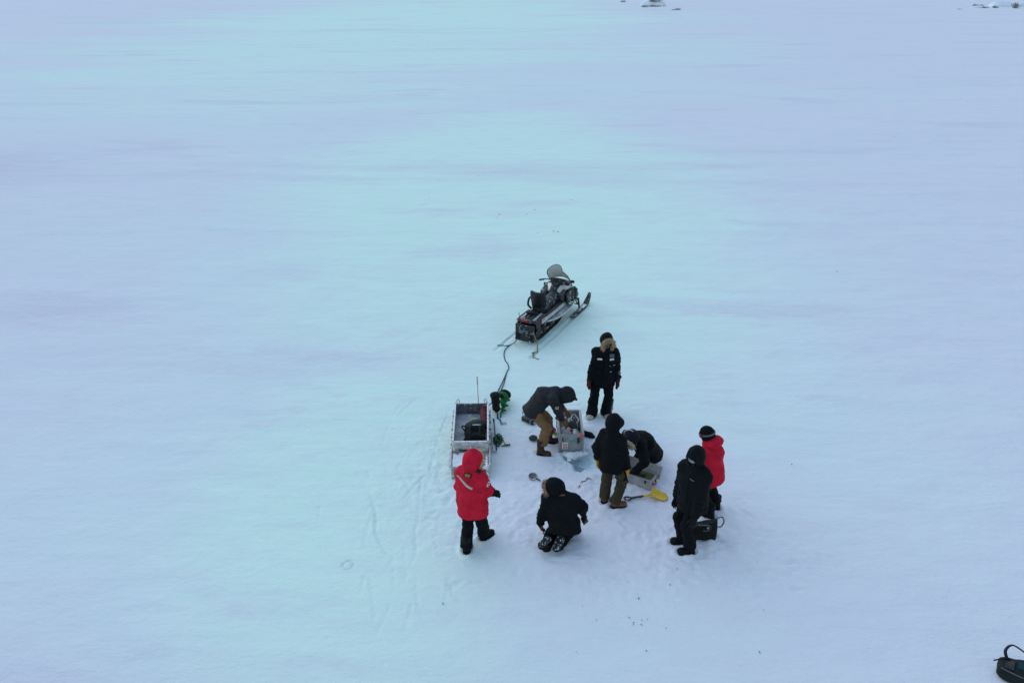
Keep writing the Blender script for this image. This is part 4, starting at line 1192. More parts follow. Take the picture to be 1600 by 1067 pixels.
# rear deck with trodden snow
for k in range(4):
    m = MB(); m.box((-.255+.17*k, -.735, .205), (.082, .235, .010), None, .004); m.build('deck_plank', M['wood_snowy'], SL)
def dsnow(P):
    n = fbm(P*np.array([9, 9, 1]), 3, 3)
    e = np.maximum(np.abs(P[:, 0])-.31, np.abs(P[:, 1]+.735)-.215)
    top = .218+.030*np.clip(n+.42, 0, 1)-.05*np.clip(e+.05, 0, 1)
    return np.maximum(np.maximum((P[:, 2]-top)*.8, .212-P[:, 2]), e)
SNOWDECK = ('snow_cover', dsnow, V(-.36, -1.0, .18), V(.36, -.48, .30))
m = MB(); m.tube([(.13, .93, .16), (.128, .935, .45), (.118, .94, .80)], .009, 6, r2=.006); pole = m.build('whip_pole', M['cord_red'], SL, smooth=True)
m = MB(); m.tube([(.118, .94, .80), (.114, .942, .97)], .014, 8); m.build('pole_tip', M['bone'], pole, smooth=True)
m = MB(); m.tube(spline([(-.20, Y0-.04, .27), (-.16, Y0-.06, .28), (-.09, Y0-.06, .28), (-.05, Y0-.035, .27)], 5), .012, 6); m.build('grab_handle', M['strap_black'], SL, smooth=True)

def soft_bag(fn_h, lo, hi, vox, name, mat, root, base):
    return sdf_obj(name, fn_h, np.asarray(base)+lo, np.asarray(base)+hi, vox, M[mat], root, base)

# black duffel in the sled
db = slw(.075, -.17, ZF)
du = thing('duffel_bag', 'bulky black duffel bag lying inside the aluminium sled box', 'bag', db)
def duff(P):
    q = P-db
    d = box3(q+.02*np.stack([vnoise(P*9, 1), vnoise(P*9, 2), vnoise(P*9, 3)], 1), (0, 0, .135), (.185, .235, .125), np.eye(3), .08)
    d = smin(d, ell(q, (.0, .10, .20), (.15, .12, .09)), .05)
    return np.maximum(d+.014*fbm(P*11, 3, 8), -q[:, 2])
soft_bag(duff, V(-.26, -.32, -.02), V(.26, .32, .34), .011, 'bag', 'jacket_black', du, db)
for x in (-.09, .09):
    m = MB(); m.tube(spline([db+V(x, -.245, .06), db+V(x, -.24, .20), db+V(x, -.12, .272), db+V(x, .08, .30), db+V(x, .19, .25), db+V(x, .245, .08)], 6), .016, 6, flat=(.25, 1)); m.build('strap', M['strap_black'], du, db)
m = MB(); m.box(db+V(.03, .155, .282), (.075, .012, .004), None, .002); m.build('lettering_strip', M['reflective'], du, db)
m = MB(); m.tube(spline([db+V(-.17, .05, .20), db+V(-.235, .10, .26), db+V(-.22, .17, .25), db+V(-.15, .17, .2)], 5), .014, 6); m.build('carry_handle', M['strap_black'], du, db, smooth=True)
# olive sack behind it
ob_ = slw(.075, .20, ZF)
os_ = thing('sack', 'olive green sack wedged behind the black duffel in the sled box', 'bag', ob_)
def sack(P):
    q = P-ob_
    d = smin(ell(q, (0, 0, .11), (.19, .13, .12)), ell(q, (.07, -.02, .17), (.11, .11, .09)), .06)
    return np.maximum(d+.02*fbm(P*10, 3, 4), -q[:, 2])
soft_bag(sack, V(-.25, -.2, -.02), V(.25, .2, .3), .011, 'bag', 'bag_olive', os_, ob_)
m = MB(); m.tube(spline([ob_+V(-.12, .09, .14), ob_+V(-.06, .10, .20), ob_+V(.02, .07, .25)], 5), .010, 6); m.build('drawcord', M['cord_lime'], os_, ob_, smooth=True)
# red cloth bundle in the far corner
rb_ = slw(.225, .44, ZF)
rs_ = thing('cloth_bundle', 'dull red cloth bundle stuffed in the far corner of the sled box', 'bundle', rb_)
def rbun(P):
    q = P-rb_
    d = smin(cap(q, (.02, -.16, .08), (.0, .26, .13), .065, .075), cap(q, (.01, .24, .10), (.01, .30, .19), .07, .05), .04)
    return np.maximum(d+.02*fbm(P*np.array([14, 7, 14]), 3, 4), -q[:, 2])
soft_bag(rbun, V(-.12, -.3, -.02), V(.075, .4, .3), .010, 'cloth', 'bag_red', rs_, rb_)

# ------------------------------------------------------------ auger bag and green auger
ab = gp(775.5, 644.5); ab[2] = 0
at_ = thing('drill_bag', 'upright black cylindrical drill bag beside the green ice auger', 'bag', ab)
def dbag(P):
    q = P-ab
    d = union([esec(q, (.0, 0, .09), (-.02, .06, .34), (1, 0, 0), .075, .075, .092, .085), ell(q, (-.02, .06, .36), (.10, .095, .07))], .03)
    return np.maximum(d+.008*np.sin(q[:, 2]*48)*.5+.010*fbm(P*14, 3, 2), -q[:, 2])
soft_bag(dbag, V(-.2, -.15, -.02), V(.15, .22, .52), .010, 'bag', 'strap_black', at_, ab)
m = MB(); m.box(ab+V(-.05, -.075, .065), (.022, .008, .022), None, .004); m.build('label_tag', M['badge_white'], at_, ab)
m = MB(); m.tube([ab+V(.02, -.06, .02), ab+V(.03, -.20, .016)], .011, 6); m.lathe(ab+V(.03, -.21, .016), V(0, -1, 0), [(.004, -.01), (.02, 0), (.02, .03), (.004, .04)], 10); m.build('drill_bit', M['metal_dark'], at_, ab, smooth=True)

ga = gp(783, 648); gb = gp(789.5, 616, .06)
axd = nrm(V(gb[0]-ga[0], gb[1]-ga[1], .10))
gt = thing('ice_auger', 'bright green spiral ice auger lying on the snow beside the black drill bag', 'auger', ga*V(1, 1, 0))
gbase = ga*V(1, 1, 0); px_ = nrm(np.cross(axd, UP)); pu_ = np.cross(px_, axd)
m = MB(); m.tube([gbase+UP*.03-axd*.12, gbase+UP*.045+axd*.62], .017, 8); m.build('shaft', M['auger_green'], gt, gbase, smooth=True)
m = MB(); NT = 84; V_, F_ = [], []
for k in range(NT+1):
    t = k/NT; s_ = .04+.47*t; R = .045+.080*t; a = t*2*math.pi*2.6
    c = gbase+UP*(.03+.09*t)+axd*s_; d = px_*math.cos(a)+pu_*math.sin(a)
    for off in (-.006, .006):
        V_ += [c+d*.015+axd*off, c+d*R+axd*off]
for k in range(NT):
    a = k*4; b4 = a+4
    F_ += [(a, a+1, b4+1, b4), (a+2, b4+2, b4+3, a+3), (a+1, a+3, b4+3, b4+1), (a, b4, b4+2, a+2)]
F_ += [(0, 2, 3, 1), (NT*4, NT*4+1, NT*4+3, NT*4+2)]
m.add(V_, F_); m.build('flighting', M['auger_green'], gt, gbase, smooth=True)
def agd(P):
    q = P-gbase
    c0 = axd*.52+UP*.10
    d = smin(ell(q, c0, (.125, .07, .12), [px_, axd, pu_]), ell(q, c0-axd*.02+px_*.06, (.085, .06, .085), [px_, axd, pu_]), .04)
    return np.maximum(d+.006*fbm(P*15, 2, 3), -q[:, 2])
sdf_obj('blade_guard', agd, gbase+V(-.12, .2, -.02), gbase+V(.45, .9, .36), .010, M['strap_black'], gt, gbase)
for k, (s_, R) in enumerate(((.08, .055), (.20, .085), (.34, .105))):
    m = MB(); m.lathe(gbase+axd*s_+UP*(.05+.06*k/2)+px_*.045, nrm(axd*.8+UP*.5), [(.004, -.010), (R*.85, -.006), (R, 0), (R*.85, .008), (.004, .012)], 18); m.build('cutter_disc', M['auger_green'], gt, gbase, angle=40)

# ------------------------------------------------------------ small tools on the snow
def flat_tool(name, label, cat, p0, p1, half_w, half_t, mat, z=None):
    a, c = gp(*p0), gp(*p1); d = nrm(c-a); o = (a+c)/2*V(1, 1, 0)
    m = MB(); m.box((a+c)/2+UP*half_t, (np.linalg.norm(c-a)/2, half_w, half_t), frame(d, UP), min(.003, half_t*.6))
    ob = m.build(name, M[mat], None, o); ob.location = o
    return tag(ob, label, cat), o, a, c, d
ob, o, a, c, d = flat_tool('measuring_board', 'blue measuring board with a red loop lying near the auger', 'ruler', (780.5, 654.5), (784.3, 664.5), .022, .007, 'plastic_blue')
lp = gp(788.2, 661.5, .006)
m = MB(); m.tube([lp+V(.035*math.cos(t), .035*math.sin(t), .004) for t in np.linspace(0, 2*math.pi, 15)[:-1]], .006, 5, closed=True); m.tube([a*.1+c*.9+UP*.012, lp+V(-.03, 0, .004)], .005, 5)
m.build('cord_loop', M['cord_red'], ob, o)
# aluminium L-bar by the sled
p = [gp(768.8, 677), gp(770.2, 706.5), gp(776, 707)]
o = p[1]*V(1, 1, 0); m = MB()
d = nrm(p[0]-p[1]); L = np.linalg.norm(p[0]-p[1])/2
m.box((p[0]+p[1])/2+UP*.05, (L, .0035, .05), frame(d, UP), .001); m.box((p[0]+p[1])/2+UP*.004-np.cross(UP, d)*.024, (L, .02, .0035), frame(d, UP), .001)
m.box((p[1]+p[2])/2+UP*.02, (.05, .004, .02), None, .001)
ob = m.build('metal_bar', M['metal_light'], None, o); ob.location = o
tag(ob, 'pale aluminium angle bar lying along the right side of the sled', 'bar')
a, c = gp(771.6, 666.5), gp(776, 704.5); o = c*V(1, 1, 0); m = MB()
m.tube([a+UP*.13, c+UP*.02], .013, 7); m.lathe(a+UP*.13, a+UP*.11-c, [(.013, -.02), (.019, -.015), (.019, .05), (.008, .08)], 8)
ob = m.build('ice_chisel', M['steel_dark'], None, o, smooth=True); ob.location = o
tag(ob, 'thin dark steel rod between the aluminium bar and the green rope heap', 'rod')
# tangled green rope
rnd = random.Random(4); c0 = gp(778.5, 689); o = c0*V(1, 1, 0); pts = []
for k in range(40):
    a = k*1.3+rnd.uniform(-.7, .7); r = rnd.uniform(.03, .13)
    pts.append(c0+V(r*math.cos(a)*.75, r*math.sin(a)*1.75, .018+.075*rnd.random()*(1-r/.15)))
m = MB(); m.tube(spline(pts, 5), .011, 6); ob = m.build('rope_heap', M['rope_green'], None, o, smooth=True); ob.location = o
tag(ob, 'tangled dark green rope heap between the sled and the hammer', 'rope')
# hammer
a, c = gp(783.3, 683.2, .02), gp(790.5, 694.5, .02); o = c*V(1, 1, 0); d = nrm(c-a)
ht = thing('hammer', 'hammer with black and yellow handle lying right of the green rope', 'hammer', o)
m = MB(); m.tube([a, a+(c-a)*.45], .017, 8, r2=.014); m.build('grip', M['rubber_black'], ht, o, smooth=True)
m = MB(); m.tube([a-d*.02, a+d*.015], .0185, 8); m.build('butt_cap', M['plastic_yellow'], ht, o, smooth=True)
m = MB(); m.tube([a+(c-a)*.45, c+d*.03], .0125, 8); m.build('handle', M['plastic_yellow'], ht, o, smooth=True)
hx = nrm(V(.98, .25, 0)); hc_ = c+d*.02+UP*.004
m = MB(); m.lathe(hc_+hx*.02, hx, [(.010, -.03), (.016, -.025), (.016, .015), (.012, .02), (.012, .032), (.018, .036), (.018, .052), (.004, .054)], 12)
m.add([hc_-hx*.015+V(0, 0, -.018), hc_-hx*.015+V(0, 0, .018), hc_-hx*.015+V(.0, .022, 0), hc_-hx*.015+V(0, -.022, 0), hc_-hx*.10+V(0, -.02, -.02), hc_-hx*.10+V(0, .02, -.02), hc_-hx*.10+V(0, .02, -.013), hc_-hx*.10+V(0, -.02, -.013)],
      [(0, 2, 5, 4), (2, 1, 6, 5), (1, 3, 7, 6), (3, 0, 4, 7), (4, 5, 6, 7), (0, 3, 1, 2)])
m.build('head', M['steel_dark'], ht, o, angle=40)

# ------------------------------------------------------------ crate 11
CX0, CX1, CY0, CY1, CH = .865, 1.300, 12.27, 13.13, .385
cb = V((CX0+CX1)/2, (CY0+CY1)/2, 0)
cr = thing('crate', 'grey open-topped crate numbered 11, set on the snow beyond the ice hole', 'crate', cb)
cx, cy = cb[0], cb[1]; hw, hl_ = (CX1-CX0)/2, (CY1-CY0)/2; T = .011
m = MB(); m.box((cx, cy, .02), (hw-.001, hl_-.001, .018), None, .003); m.build('bottom', M['case_dark'], cr, cb)
for nm, c, h in (('end_panel', (cx, CY0+T, CH/2+.01), (hw, T, CH/2-.01)), ('end_panel', (cx, CY1-T, CH/2+.01), (hw, T, CH/2-.01)),
                 ('side_panel', (CX0+T, cy, CH/2+.01), (T, hl_-2*T-.001, CH/2-.012)), ('side_panel', (CX1-T, cy, CH/2+.01), (T, hl_-2*T-.001, CH/2-.012))):
    m = MB(); m.box(c, h, None, .004); pan = m.build(nm, M['case_grey'], cr, cb)
    if nm == 'end_panel' and c[1] < cy: front = pan
m = MB()
for x in (CX0, CX1):
    for y in (CY0, CY1): m.box((x, y, CH/2), (.014, .014, CH/2+.004), None, .006)
for a, c in (((CX0, CY0), (CX1, CY0)), ((CX0, CY1), (CX1, CY1)), ((CX0, CY0), (CX0, CY1)), ((CX1, CY0), (CX1, CY1))):
    p, q = V(*a, CH), V(*c, CH); d = nrm(q-p); m.box((p+q)/2, (np.linalg.norm(q-p)/2-.013, .016, .009), frame(d, UP), .004)
m.build('frame', M['metal_grey'], cr, cb)
# front face: number label, bail handle, latch, recessed plate
fy = CY0-.001
m = MB(); m.box((CX0+.105, fy-.003, .145), (.052, .003, .070), None, .002); lb = m.build('number_label', M['white_label'], front, cb)
m = MB()
for x in (-.020, .020):
    m.box((CX0+.105+x, fy-.0075, .145), (.0085, .002, .046), None, .001)
    m.box((CX0+.105+x, fy-.0075, .105), (.017, .002, .007), None, .001)
    m.box((CX0+.105+x-.011, fy-.0075, .183), (.007, .002, .006), None, .001)
lb['label'] = 'white label with the red number 11'
m.build('number', M['red_paint'], lb.parent, cb)
m = MB(); m.tube(spline([(CX0+.065, fy-.01, .33), (CX0+.055, fy-.03, .30), (CX0+.06, fy-.025, .265), (CX0+.085, fy-.012, .255)], 5), .008, 6); m.build('handle', M['strap_black'], front, cb, smooth=True)
m = MB(); m.box((cx+.02, fy-.004, .24), (.055, .004, .035), None, .003); m.box((cx+.02, fy-.012, .24), (.035, .006, .014), None, .004); m.build('recess_plate', M['teal_box'], front, cb)
m = MB(); m.box((CX1-.085, fy-.012, .275), (.022, .012, .045), None, .006); m.box((CX1-.09, fy-.014, .225), (.012, .010, .03), None, .004); m.build('latch', M['plastic_black'], front, cb)
m = MB(); m.box((CX1-.05, CY0-.018, CH-.006), (.022, .004, .02), None, .002); m.box((CX1-.05, CY0+.004, CH+.013), (.024, .026, .003), None, .002); m.build('warning_tag', M['orange_label'], cr, cb)
m = MB(); m.box((CX1+.003, cy-.1, .25), (.004, .06, .03), None, .002); m.tube([(CX1+.01, cy-.15, .25), (CX1+.028, cy-.12, .22), (CX1+.028, cy-.08, .22), (CX1+.01, cy-.05, .25)], .006, 6); m.build('side_handle', M['metal_dark'], cr, cb)
# things inside the crate
def blob_thing(name, label, cat, base, fn, lo, hi, vox, mat, part=None):
    base = np.asarray(base, float)
    v, f = surf_nets(fn, base+lo, base+hi, vox)
    ob = mesh_np(name, v, f, M[mat], None, base); ob.location = [float(q) for q in base]
    return tag(ob, label, cat)
b0 = V(1.18, 12.86, .04); pts = []
for k in range(70):
    a = k*.52; pts.append(b0+V((.065+.012*math.sin(k*1.7))*math.cos(a), (.15+.02*math.sin(k*2.3))*math.sin(a), .05+.0042*k+.01*math.sin(k*3.1)))
m = MB(); m.tube(spline(pts, 4), .013, 6); ob = m.build('rope_coil', M['rope_pale'], None, b0, smooth=True); ob.location = b0; tag(ob, 'pale coiled rope packed in the far right side of crate 11', 'rope')
b0 = V(1.01, 12.92, .04)
blob_thing('plastic_bag', 'crumpled clear plastic bag at the far end of crate 11', 'bag', b0, lambda P: np.maximum(box3(P-b0, (0, 0, .14), (.105, .14, .13), np.eye(3), .06)+.03*fbm(P*13, 3, 3), -(P-b0)[:, 2]+.0), V(-.15, -.18, -.02), V(.15, .18, .33), .010, 'plastic_bag')
b0 = V(1.00, 12.55, .04)
ob = MB(); ob.box(b0+V(0, 0, .12), (.10, .17, .12), None, .02); o2 = ob.build('equipment_box', M['case_grey'], None, b0, angle=50); o2.location = b0; tag(o2, 'dark grey equipment box in the near left side of crate 11', 'box')
b0 = V(1.19, 12.52, .04)
blob_thing('cloth', 'pale teal cloth crumpled at the near end of crate 11', 'cloth', b0, lambda P: np.maximum(box3(P-b0, (0, 0, .11), (.075, .16, .11), np.eye(3), .05)+.03*fbm(P*12, 3, 6), -(P-b0)[:, 2]), V(-.12, -.2, -.02), V(.12, .2, .28), .010, 'plastic_bag')

# ------------------------------------------------------------ long case with foam
CA = V(2.357, 11.10, 0); cu = nrm(V(-.837, .547, 0)); cv = nrm(V(.547, .837, 0)); CL, CWD, CHT = .80, .255, .19
cc = CA+cu*CL/2+cv*CWD/2
lc = thing('equipment_case', 'long grey case with open lid and yellow-green foam, beside the yellow shovel', 'case', cc)
A = np.array([cu, cv, UP])
def cbox(m, u0, u1, v0, v1, z0, z1, bev=.004):
    return m.box(CA+cu*(u0+u1)/2+cv*(v0+v1)/2+UP*(z0+z1)/2, ((u1-u0)/2, (v1-v0)/2, (z1-z0)/2), A, bev)
m = MB(); cbox(m, 0, CL, 0, CWD, 0, .02); m.build('bottom', M['case_grey'], lc, cc)
for a in ((0, CL, -.001, .018), (0, CL, CWD-.018, CWD+.001)):
    m = MB(); cbox(m, *a, .012, CHT); m.build('long_side', M['case_grey'], lc, cc)
for a in ((-.001, .018, .017, CWD-.017), (CL-.018, CL+.001, .017, CWD-.017)):
    m = MB(); cbox(m, *a, .012, CHT-.001); m.build('end_side', M['case_grey'], lc, cc)
m = MB()
for a in ((-.008, CL+.008, -.010, .020), (-.008, CL+.008, CWD-.020, CWD+.010)): cbox(m, *a, CHT-.002, CHT+.010, .003)
for a in ((-.008, .020, .021, CWD-.021), (CL-.020, CL+.008, .021, CWD-.021)): cbox(m, *a, CHT-.002, CHT+.010, .003)
m.build('rim', M['metal_grey'], lc, cc)
m = MB()   # foam with a long slot
cbox(m, .020, CL-.02, .020, CWD-.02, .022, .10, .004)
for a in ((.020, CL-.02, .020, .075), (.020, CL-.02, CWD-.085, CWD-.02), (.020, .16, .076, CWD-.086), (CL-.12, CL-.02, .076, CWD-.086)): cbox(m, *a, .101, .170, .006)
m.build('foam', M['foam_green'], lc, cc)
m = MB(); ly = nrm(cv*.42+UP*.9); lz = np.cross(cu, ly)
m.box(CA+cu*(CL/2-.03)+cv*(CWD+.022)+UP*.165+ly*.05, (CL/2+.02, .115, .010), [cu, ly, lz], .004); lid = m.build('lid', M['case_grey'], lc, cc)
m = MB(); m.box(CA+cu*(CL/2-.03)+cv*(CWD+.022)+UP*.165+ly*.05+np.cross(cu, ly)*.013, (CL/2-.01, .095, .004), [cu, ly, lz], .003); m.build('lid_liner', M['case_dark'], lid, cc)
for u in (.10, .5):
    m = MB(); m.box(CA+cu*u-cv*.008+UP*.15, (.018, .008, .03), A, .004); m.build('latch', M['metal_dark'], lc, cc)
for v in (.075, .18):
    m = MB(); m.box(CA-cu*.012+cv*v+UP*.11, (.009, .016, .022), A, .003); m.build('end_tag', M['red_paint'], lc, cc)
m = MB(); m.tube(spline([CA-cu*.006+cv*.07+UP*.12, CA-cu*.035+cv*.09+UP*.09, CA-cu*.035+cv*.16+UP*.09, CA-cu*.006+cv*.18+UP*.12], 5), .008, 6); m.build('end_handle', M['metal_dark'], lc, cc, smooth=True)
ib = CA+cu*.40+cv*.12+UP*.101
m = MB(); m.box(ib+UP*.035, (.235, .036, .033), A, .012); m.tube([ib+cu*.2+UP*.05, ib+cu*.255+UP*.05], .02, 8)
ob = m.build('instrument', M['plastic_black'], None, ib, angle=45); ob.location = ib; tag(ob, 'long black instrument bedded in the yellow-green foam of the long case', 'instrument')

# ------------------------------------------------------------ shovel
a, c = gp(979, 779, .03), gp(1044, 779.5, .01); k0 = gp(1019, 772.5, .03); o = (a+c)/2*V(1, 1, 0)
sh = thing('snow_shovel', 'yellow snow shovel with black grip lying in front of the long case', 'shovel', o)
d = nrm(k0-a); n_ = np.cross(UP, d)
gc = a
m = MB(); m.tube([gc-n_*.045-d*.03, gc+n_*.045-d*.03], .014, 8)
m.tube(spline([gc-n_*.045-d*.03, gc-n_*.05+d*.02, gc-n_*.02+d*.07, gc+d*.10], 5), .013, 8); m.tube(spline([gc+n_*.045-d*.03, gc+n_*.05+d*.02, gc+n_*.02+d*.07, gc+d*.10], 5), .013, 8)
m.build('grip', M['plastic_black'], sh, o, smooth=True)
m = MB(); m.tube([gc+d*.08, gc+d*.30], .0175, 8); m.build('shaft', M['metal_dark'], sh, o, smooth=True)
m = MB(); m.tube([gc+d*.29, k0+d*.05], .016, 8); m.build('socket', M['plastic_yellow'], sh, o, smooth=True)
sx = nrm(V(.95, -.30, 0)); sy = np.cross(UP, sx); NU, NV = 12, 10; out, inn = [], []
for j in range(NV+1):
    t = j/NV
    for i in range(NU+1):
        u = i/NU*2-1
        w = .118*(1-.12*t) if t < .85 else .118*(.90-.55*((t-.85)/.15)**2)
        z = .020+.045*abs(u)**2.2*(1-.7*t)+.045*(1-t)**3-.005*t+.012*math.cos(u*9)*(.3)*(1-t)
        p = k0*V(1, 1, 0)+sx*(-.02+.29*t-.02*u*u*(t > .8))+sy*u*w+UP*z; out.append(p); inn.append(p-UP*.010)
n = len(out); F_ = []
for j in range(NV):
    for i in range(NU):
        q = j*(NU+1)+i; F_ += [(q, q+1, q+NU+2, q+NU+1), (n+q, n+q+NU+1, n+q+NU+2, n+q+1)]
for i in range(NU): F_ += [(i, n+i, n+i+1, i+1), (NV*(NU+1)+i, NV*(NU+1)+i+1, n+NV*(NU+1)+i+1, n+NV*(NU+1)+i)]
for j in range(NV):
    q = j*(NU+1); r = q+NU; F_ += [(q, q+NU+1, n+q+NU+1, n+q), (r, n+r, n+r+NU+1, r+NU+1)]
m = MB(); m.add(out+inn, F_); m.build('blade', M['plastic_yellow'], sh, o, smooth=True)

# ------------------------------------------------------------ bags
tb = V(3.02, 9.93, 0)
tt = thing('tote_bag', 'black tote bag with a grey handle loop, on the snow by the black parka', 'bag', tb)
td = nrm(V(1, -.28, 0)); tn = np.cross(UP, td)
def tote(P):
    q = (P-tb)@np.array([td, tn, UP]).T
    q = q+.012*np.stack([vnoise(P*8, 1), vnoise(P*8, 2), vnoise(P*8, 3)], 1)
    h = .28+.20*np.clip(q[:, 0]/.2, -1, 1)*.5
    sc = 1-.45*np.clip(q[:, 2]/.36, 0, 1)
    q[:, 0] = q[:, 0]+.10*q[:, 2]*np.clip(.2-q[:, 0], 0, .4)*2
    d = box3(np.stack([q[:, 0], q[:, 1]/sc, q[:, 2]/h*.3], 1), (0, 0, .15), (.185, .125, .15), np.eye(3), .045)
    return np.maximum(d*.8+.014*fbm(P*9, 3, 5), -q[:, 2])
sdf_obj('bag', tote, tb+V(-.3, -.28, -.02), tb+V(.3, .28, .48), .010, M['strap_black'], tt, tb)
w_ = lambda x, y, z: tb+td*x+tn*y+UP*z
m = MB(); m.tube(spline([w_(.13, .0, .33), w_(.18, .03, .37), w_(.235, .05, .385), w_(.27, .02, .33), w_(.24, -.02, .26), w_(.19, -.03, .25)], 6), .012, 6, flat=(.45, 1)); m.build('handle', M['strap_grey'], tt, tb, smooth=True)
m = MB(); m.tube(spline([w_(-.10, -.05, .235), w_(-.04, -.085, .27), w_(.04, -.085, .285), w_(.09, -.08, .25), w_(.06, -.095, .20), w_(-.02, -.10, .18)], 6), .009, 6); m.build('strap', M['strap_grey'], tt, tb, smooth=True)
m = MB(); m.lathe(w_(.045, -.098, .245), tn*-1+UP*.6, [(.002, -.004), (.018, 0), (.014, .010), (.002, .012)], 10); m.build('buckle', M['metal_grey'], tt, tb, smooth=True)

kb = gp(1588, 1059); kb[2] = 0
kt = thing('backpack', 'dark green backpack lying alone on the snow at the lower right corner', 'backpack', kb)
kd = nrm(V(.83, -.55, 0)); kn_ = np.cross(UP, kd)
def pack(P):
    q = (P-kb)@np.array([kd, kn_, UP]).T
    q = q+.014*np.stack([vnoise(P*8, 1), vnoise(P*8, 2), vnoise(P*8, 3)], 1)
    t = np.clip((q[:, 0]+.25)/.5, 0, 1)
    d = smin(box3(np.stack([q[:, 0], q[:, 1]/(.62+.38*t), q[:, 2]/(.70+.30*t)], 1), (.04, 0, .12), (.27, .19, .12), np.eye(3), .08)*.8, ell(q, (.06, .0, .19), (.17, .12, .07)), .05)
    return np.maximum(d+.008*fbm(P*10, 3, 5), -q[:, 2])
sdf_obj('bag', pack, kb+V(-.5, -.5, -.02), kb+V(.5, .5, .4), .011, M['pack_dark'], kt, kb)
w_ = lambda x, y, z: kb+kd*x+kn_*y+UP*z
patch('pocket_panel', pack, w_(.06, -.03, .22), V(-.1, -.45, 1), kn_, .20, .10, M['pack_teal'], kt, kb, th=.012)
patch('pocket_panel', pack, w_(-.12, -.04, .18), V(-.25, -.45, 1), kn_, .09, .12, M['vinyl_black'], kt, kb, th=.014)
m = MB(); m.tube(spline([w_(-.14, .05, .17), w_(-.19, .13, .25), w_(-.13, .22, .30), w_(.0, .20, .28), w_(.05, .18, .27), w_(.10, .20, .28), w_(.15, .22, .30), w_(.22, .14, .25)], 7), .036, 8, flat=(.28, 1)); m.build('shoulder_strap', M['strap_black'], kt, kb, smooth=True)
m = MB(); m.tube(spline([w_(-.13, .06, .20), w_(-.21, .01, .20), w_(-.29, -.035, .17)], 5), .009, 6); m.build('loose_strap', M['strap_black'], kt, kb, smooth=True)
m = MB(); m.tube(spline([w_(-.20, -.10, .16), w_(-.05, -.165, .19), w_(.15, -.17, .19), w_(.28, -.10, .16)], 7), .006, 5); m.build('zip', M['strap_grey'], kt, kb, smooth=True)

# black case with wires behind the person at the crate
eb = gp(826, 659); ed = nrm(V(.62, -.55, 0)); en = np.cross(UP, ed)
et = thing('radio_case', 'flat black case with thin wire aerials, behind the brown trousers', 'case', eb)
m = MB(); m.box(eb+UP*.05, (.145, .065, .045), np.array([ed, en, UP]), .015); m.build('shell', M['plastic_black'], et, eb, angle=50)
m = MB()
for k in range(4): m.box(eb+UP*.097+ed*(-.09+.06*k), (.016, .04, .004), np.array([nrm(ed+en*.4), nrm(en-ed*.4), UP]), .002)
m.build('vent', M['strap_grey'], et, eb)
m = MB()
for x, y in ((-.12, .05), (-.06, .06), (-.13, -.02)): m.tube(spline([eb+ed*x+en*y+UP*.09, eb+ed*(x-.02)+en*y+UP*.20, eb+ed*(x+.03)+en*(y-.03)+UP*.13], 5), .004, 5)
m.build('aerial', M['metal_dark'], et, eb)
b0 = gp(833, 687)*V(1, 1, 0)
blob_thing('pouch', 'small grey-green pouch on the snow by the near brown boot', 'pouch', b0, lambda P: np.maximum(ell(P-b0, (0, 0, .04), (.085, .06, .06))+.012*fbm(P*16, 3, 3), -(P-b0)[:, 2]), V(-.12, -.1, -.01), V(.12, .1, .13), .009, 'bag_greygreen')
b0 = gp(863, 677)*V(1, 1, 0)
st = thing('cord_spool', 'pink cord spool on the snow left of crate 11', 'spool', b0)
m = MB(); m.lathe(b0+UP*.06, V(.3, -.5, .8), [(.004, -.045), (.06, -.045), (.06, -.035), (.04, -.03), (.04, .03), (.06, .035), (.06, .045), (.004, .045)], 18); m.build('spool', M['plastic_pink'], st, b0, angle=40)
m = MB(); m.tube([b0+UP*.06+nrm(V(.3, -.5, .8))*(-.026+.0031*k)+.043*(nrm(np.cross(V(.3, -.5, .8), V(1, 0, 0)))*math.cos(k*1.1)+nrm(np.cross(V(.3, -.5, .8), np.cross(V(.3, -.5, .8), V(1, 0, 0))))*math.sin(k*1.1)) for k in range(18)], .006, 5); m.build('winding', M['rope_pale'], st, b0, smooth=True)
rnd = random.Random(3); c0 = gp(868.5, 679.5); pts = [c0+V(rnd.uniform(-.05, .05), rnd.uniform(-.06, .06), .012+.03*rnd.random()) for _ in range(14)]
m = MB(); m.tube(spline(pts, 6), .007, 5); ob = m.build('cord', M['cord_lime'], None, c0, smooth=True); ob.location = c0; tag(ob, 'lime green cord tangled on the snow between the brown boots and crate', 'cord')
b0 = gp(866.5, 686.5); d = nrm(V(.7, .6, 0))
m = MB(); m.tube([b0+UP*.02-d*.07, b0+UP*.02+d*.03], .014, 8); m.tube([b0+UP*.02+d*.03, b0+UP*.02+d*.09], .008, 8); ob = m.build('screwdriver', M['plastic_blue'], None, b0, smooth=True); ob.location = b0; tag(ob, 'small blue handled tool on the snow by the far brown boot', 'tool')
# black mitten by the crate
b0 = gp(918, 681)*V(1, 1, 0)+V(0, 0, .012)
mv, mf = mitten_mesh(.3); A_ = frame(V(.86, -.42, .05), V(0, 0, 1)); ob = mesh_np('mitten', V(-.06, .03, .03)+(mv*1.25)@A_, mf, M['glove_black'], None); ob.location = b0
tag(ob, 'black mitten dropped on the snow right of crate 11', 'mitten')

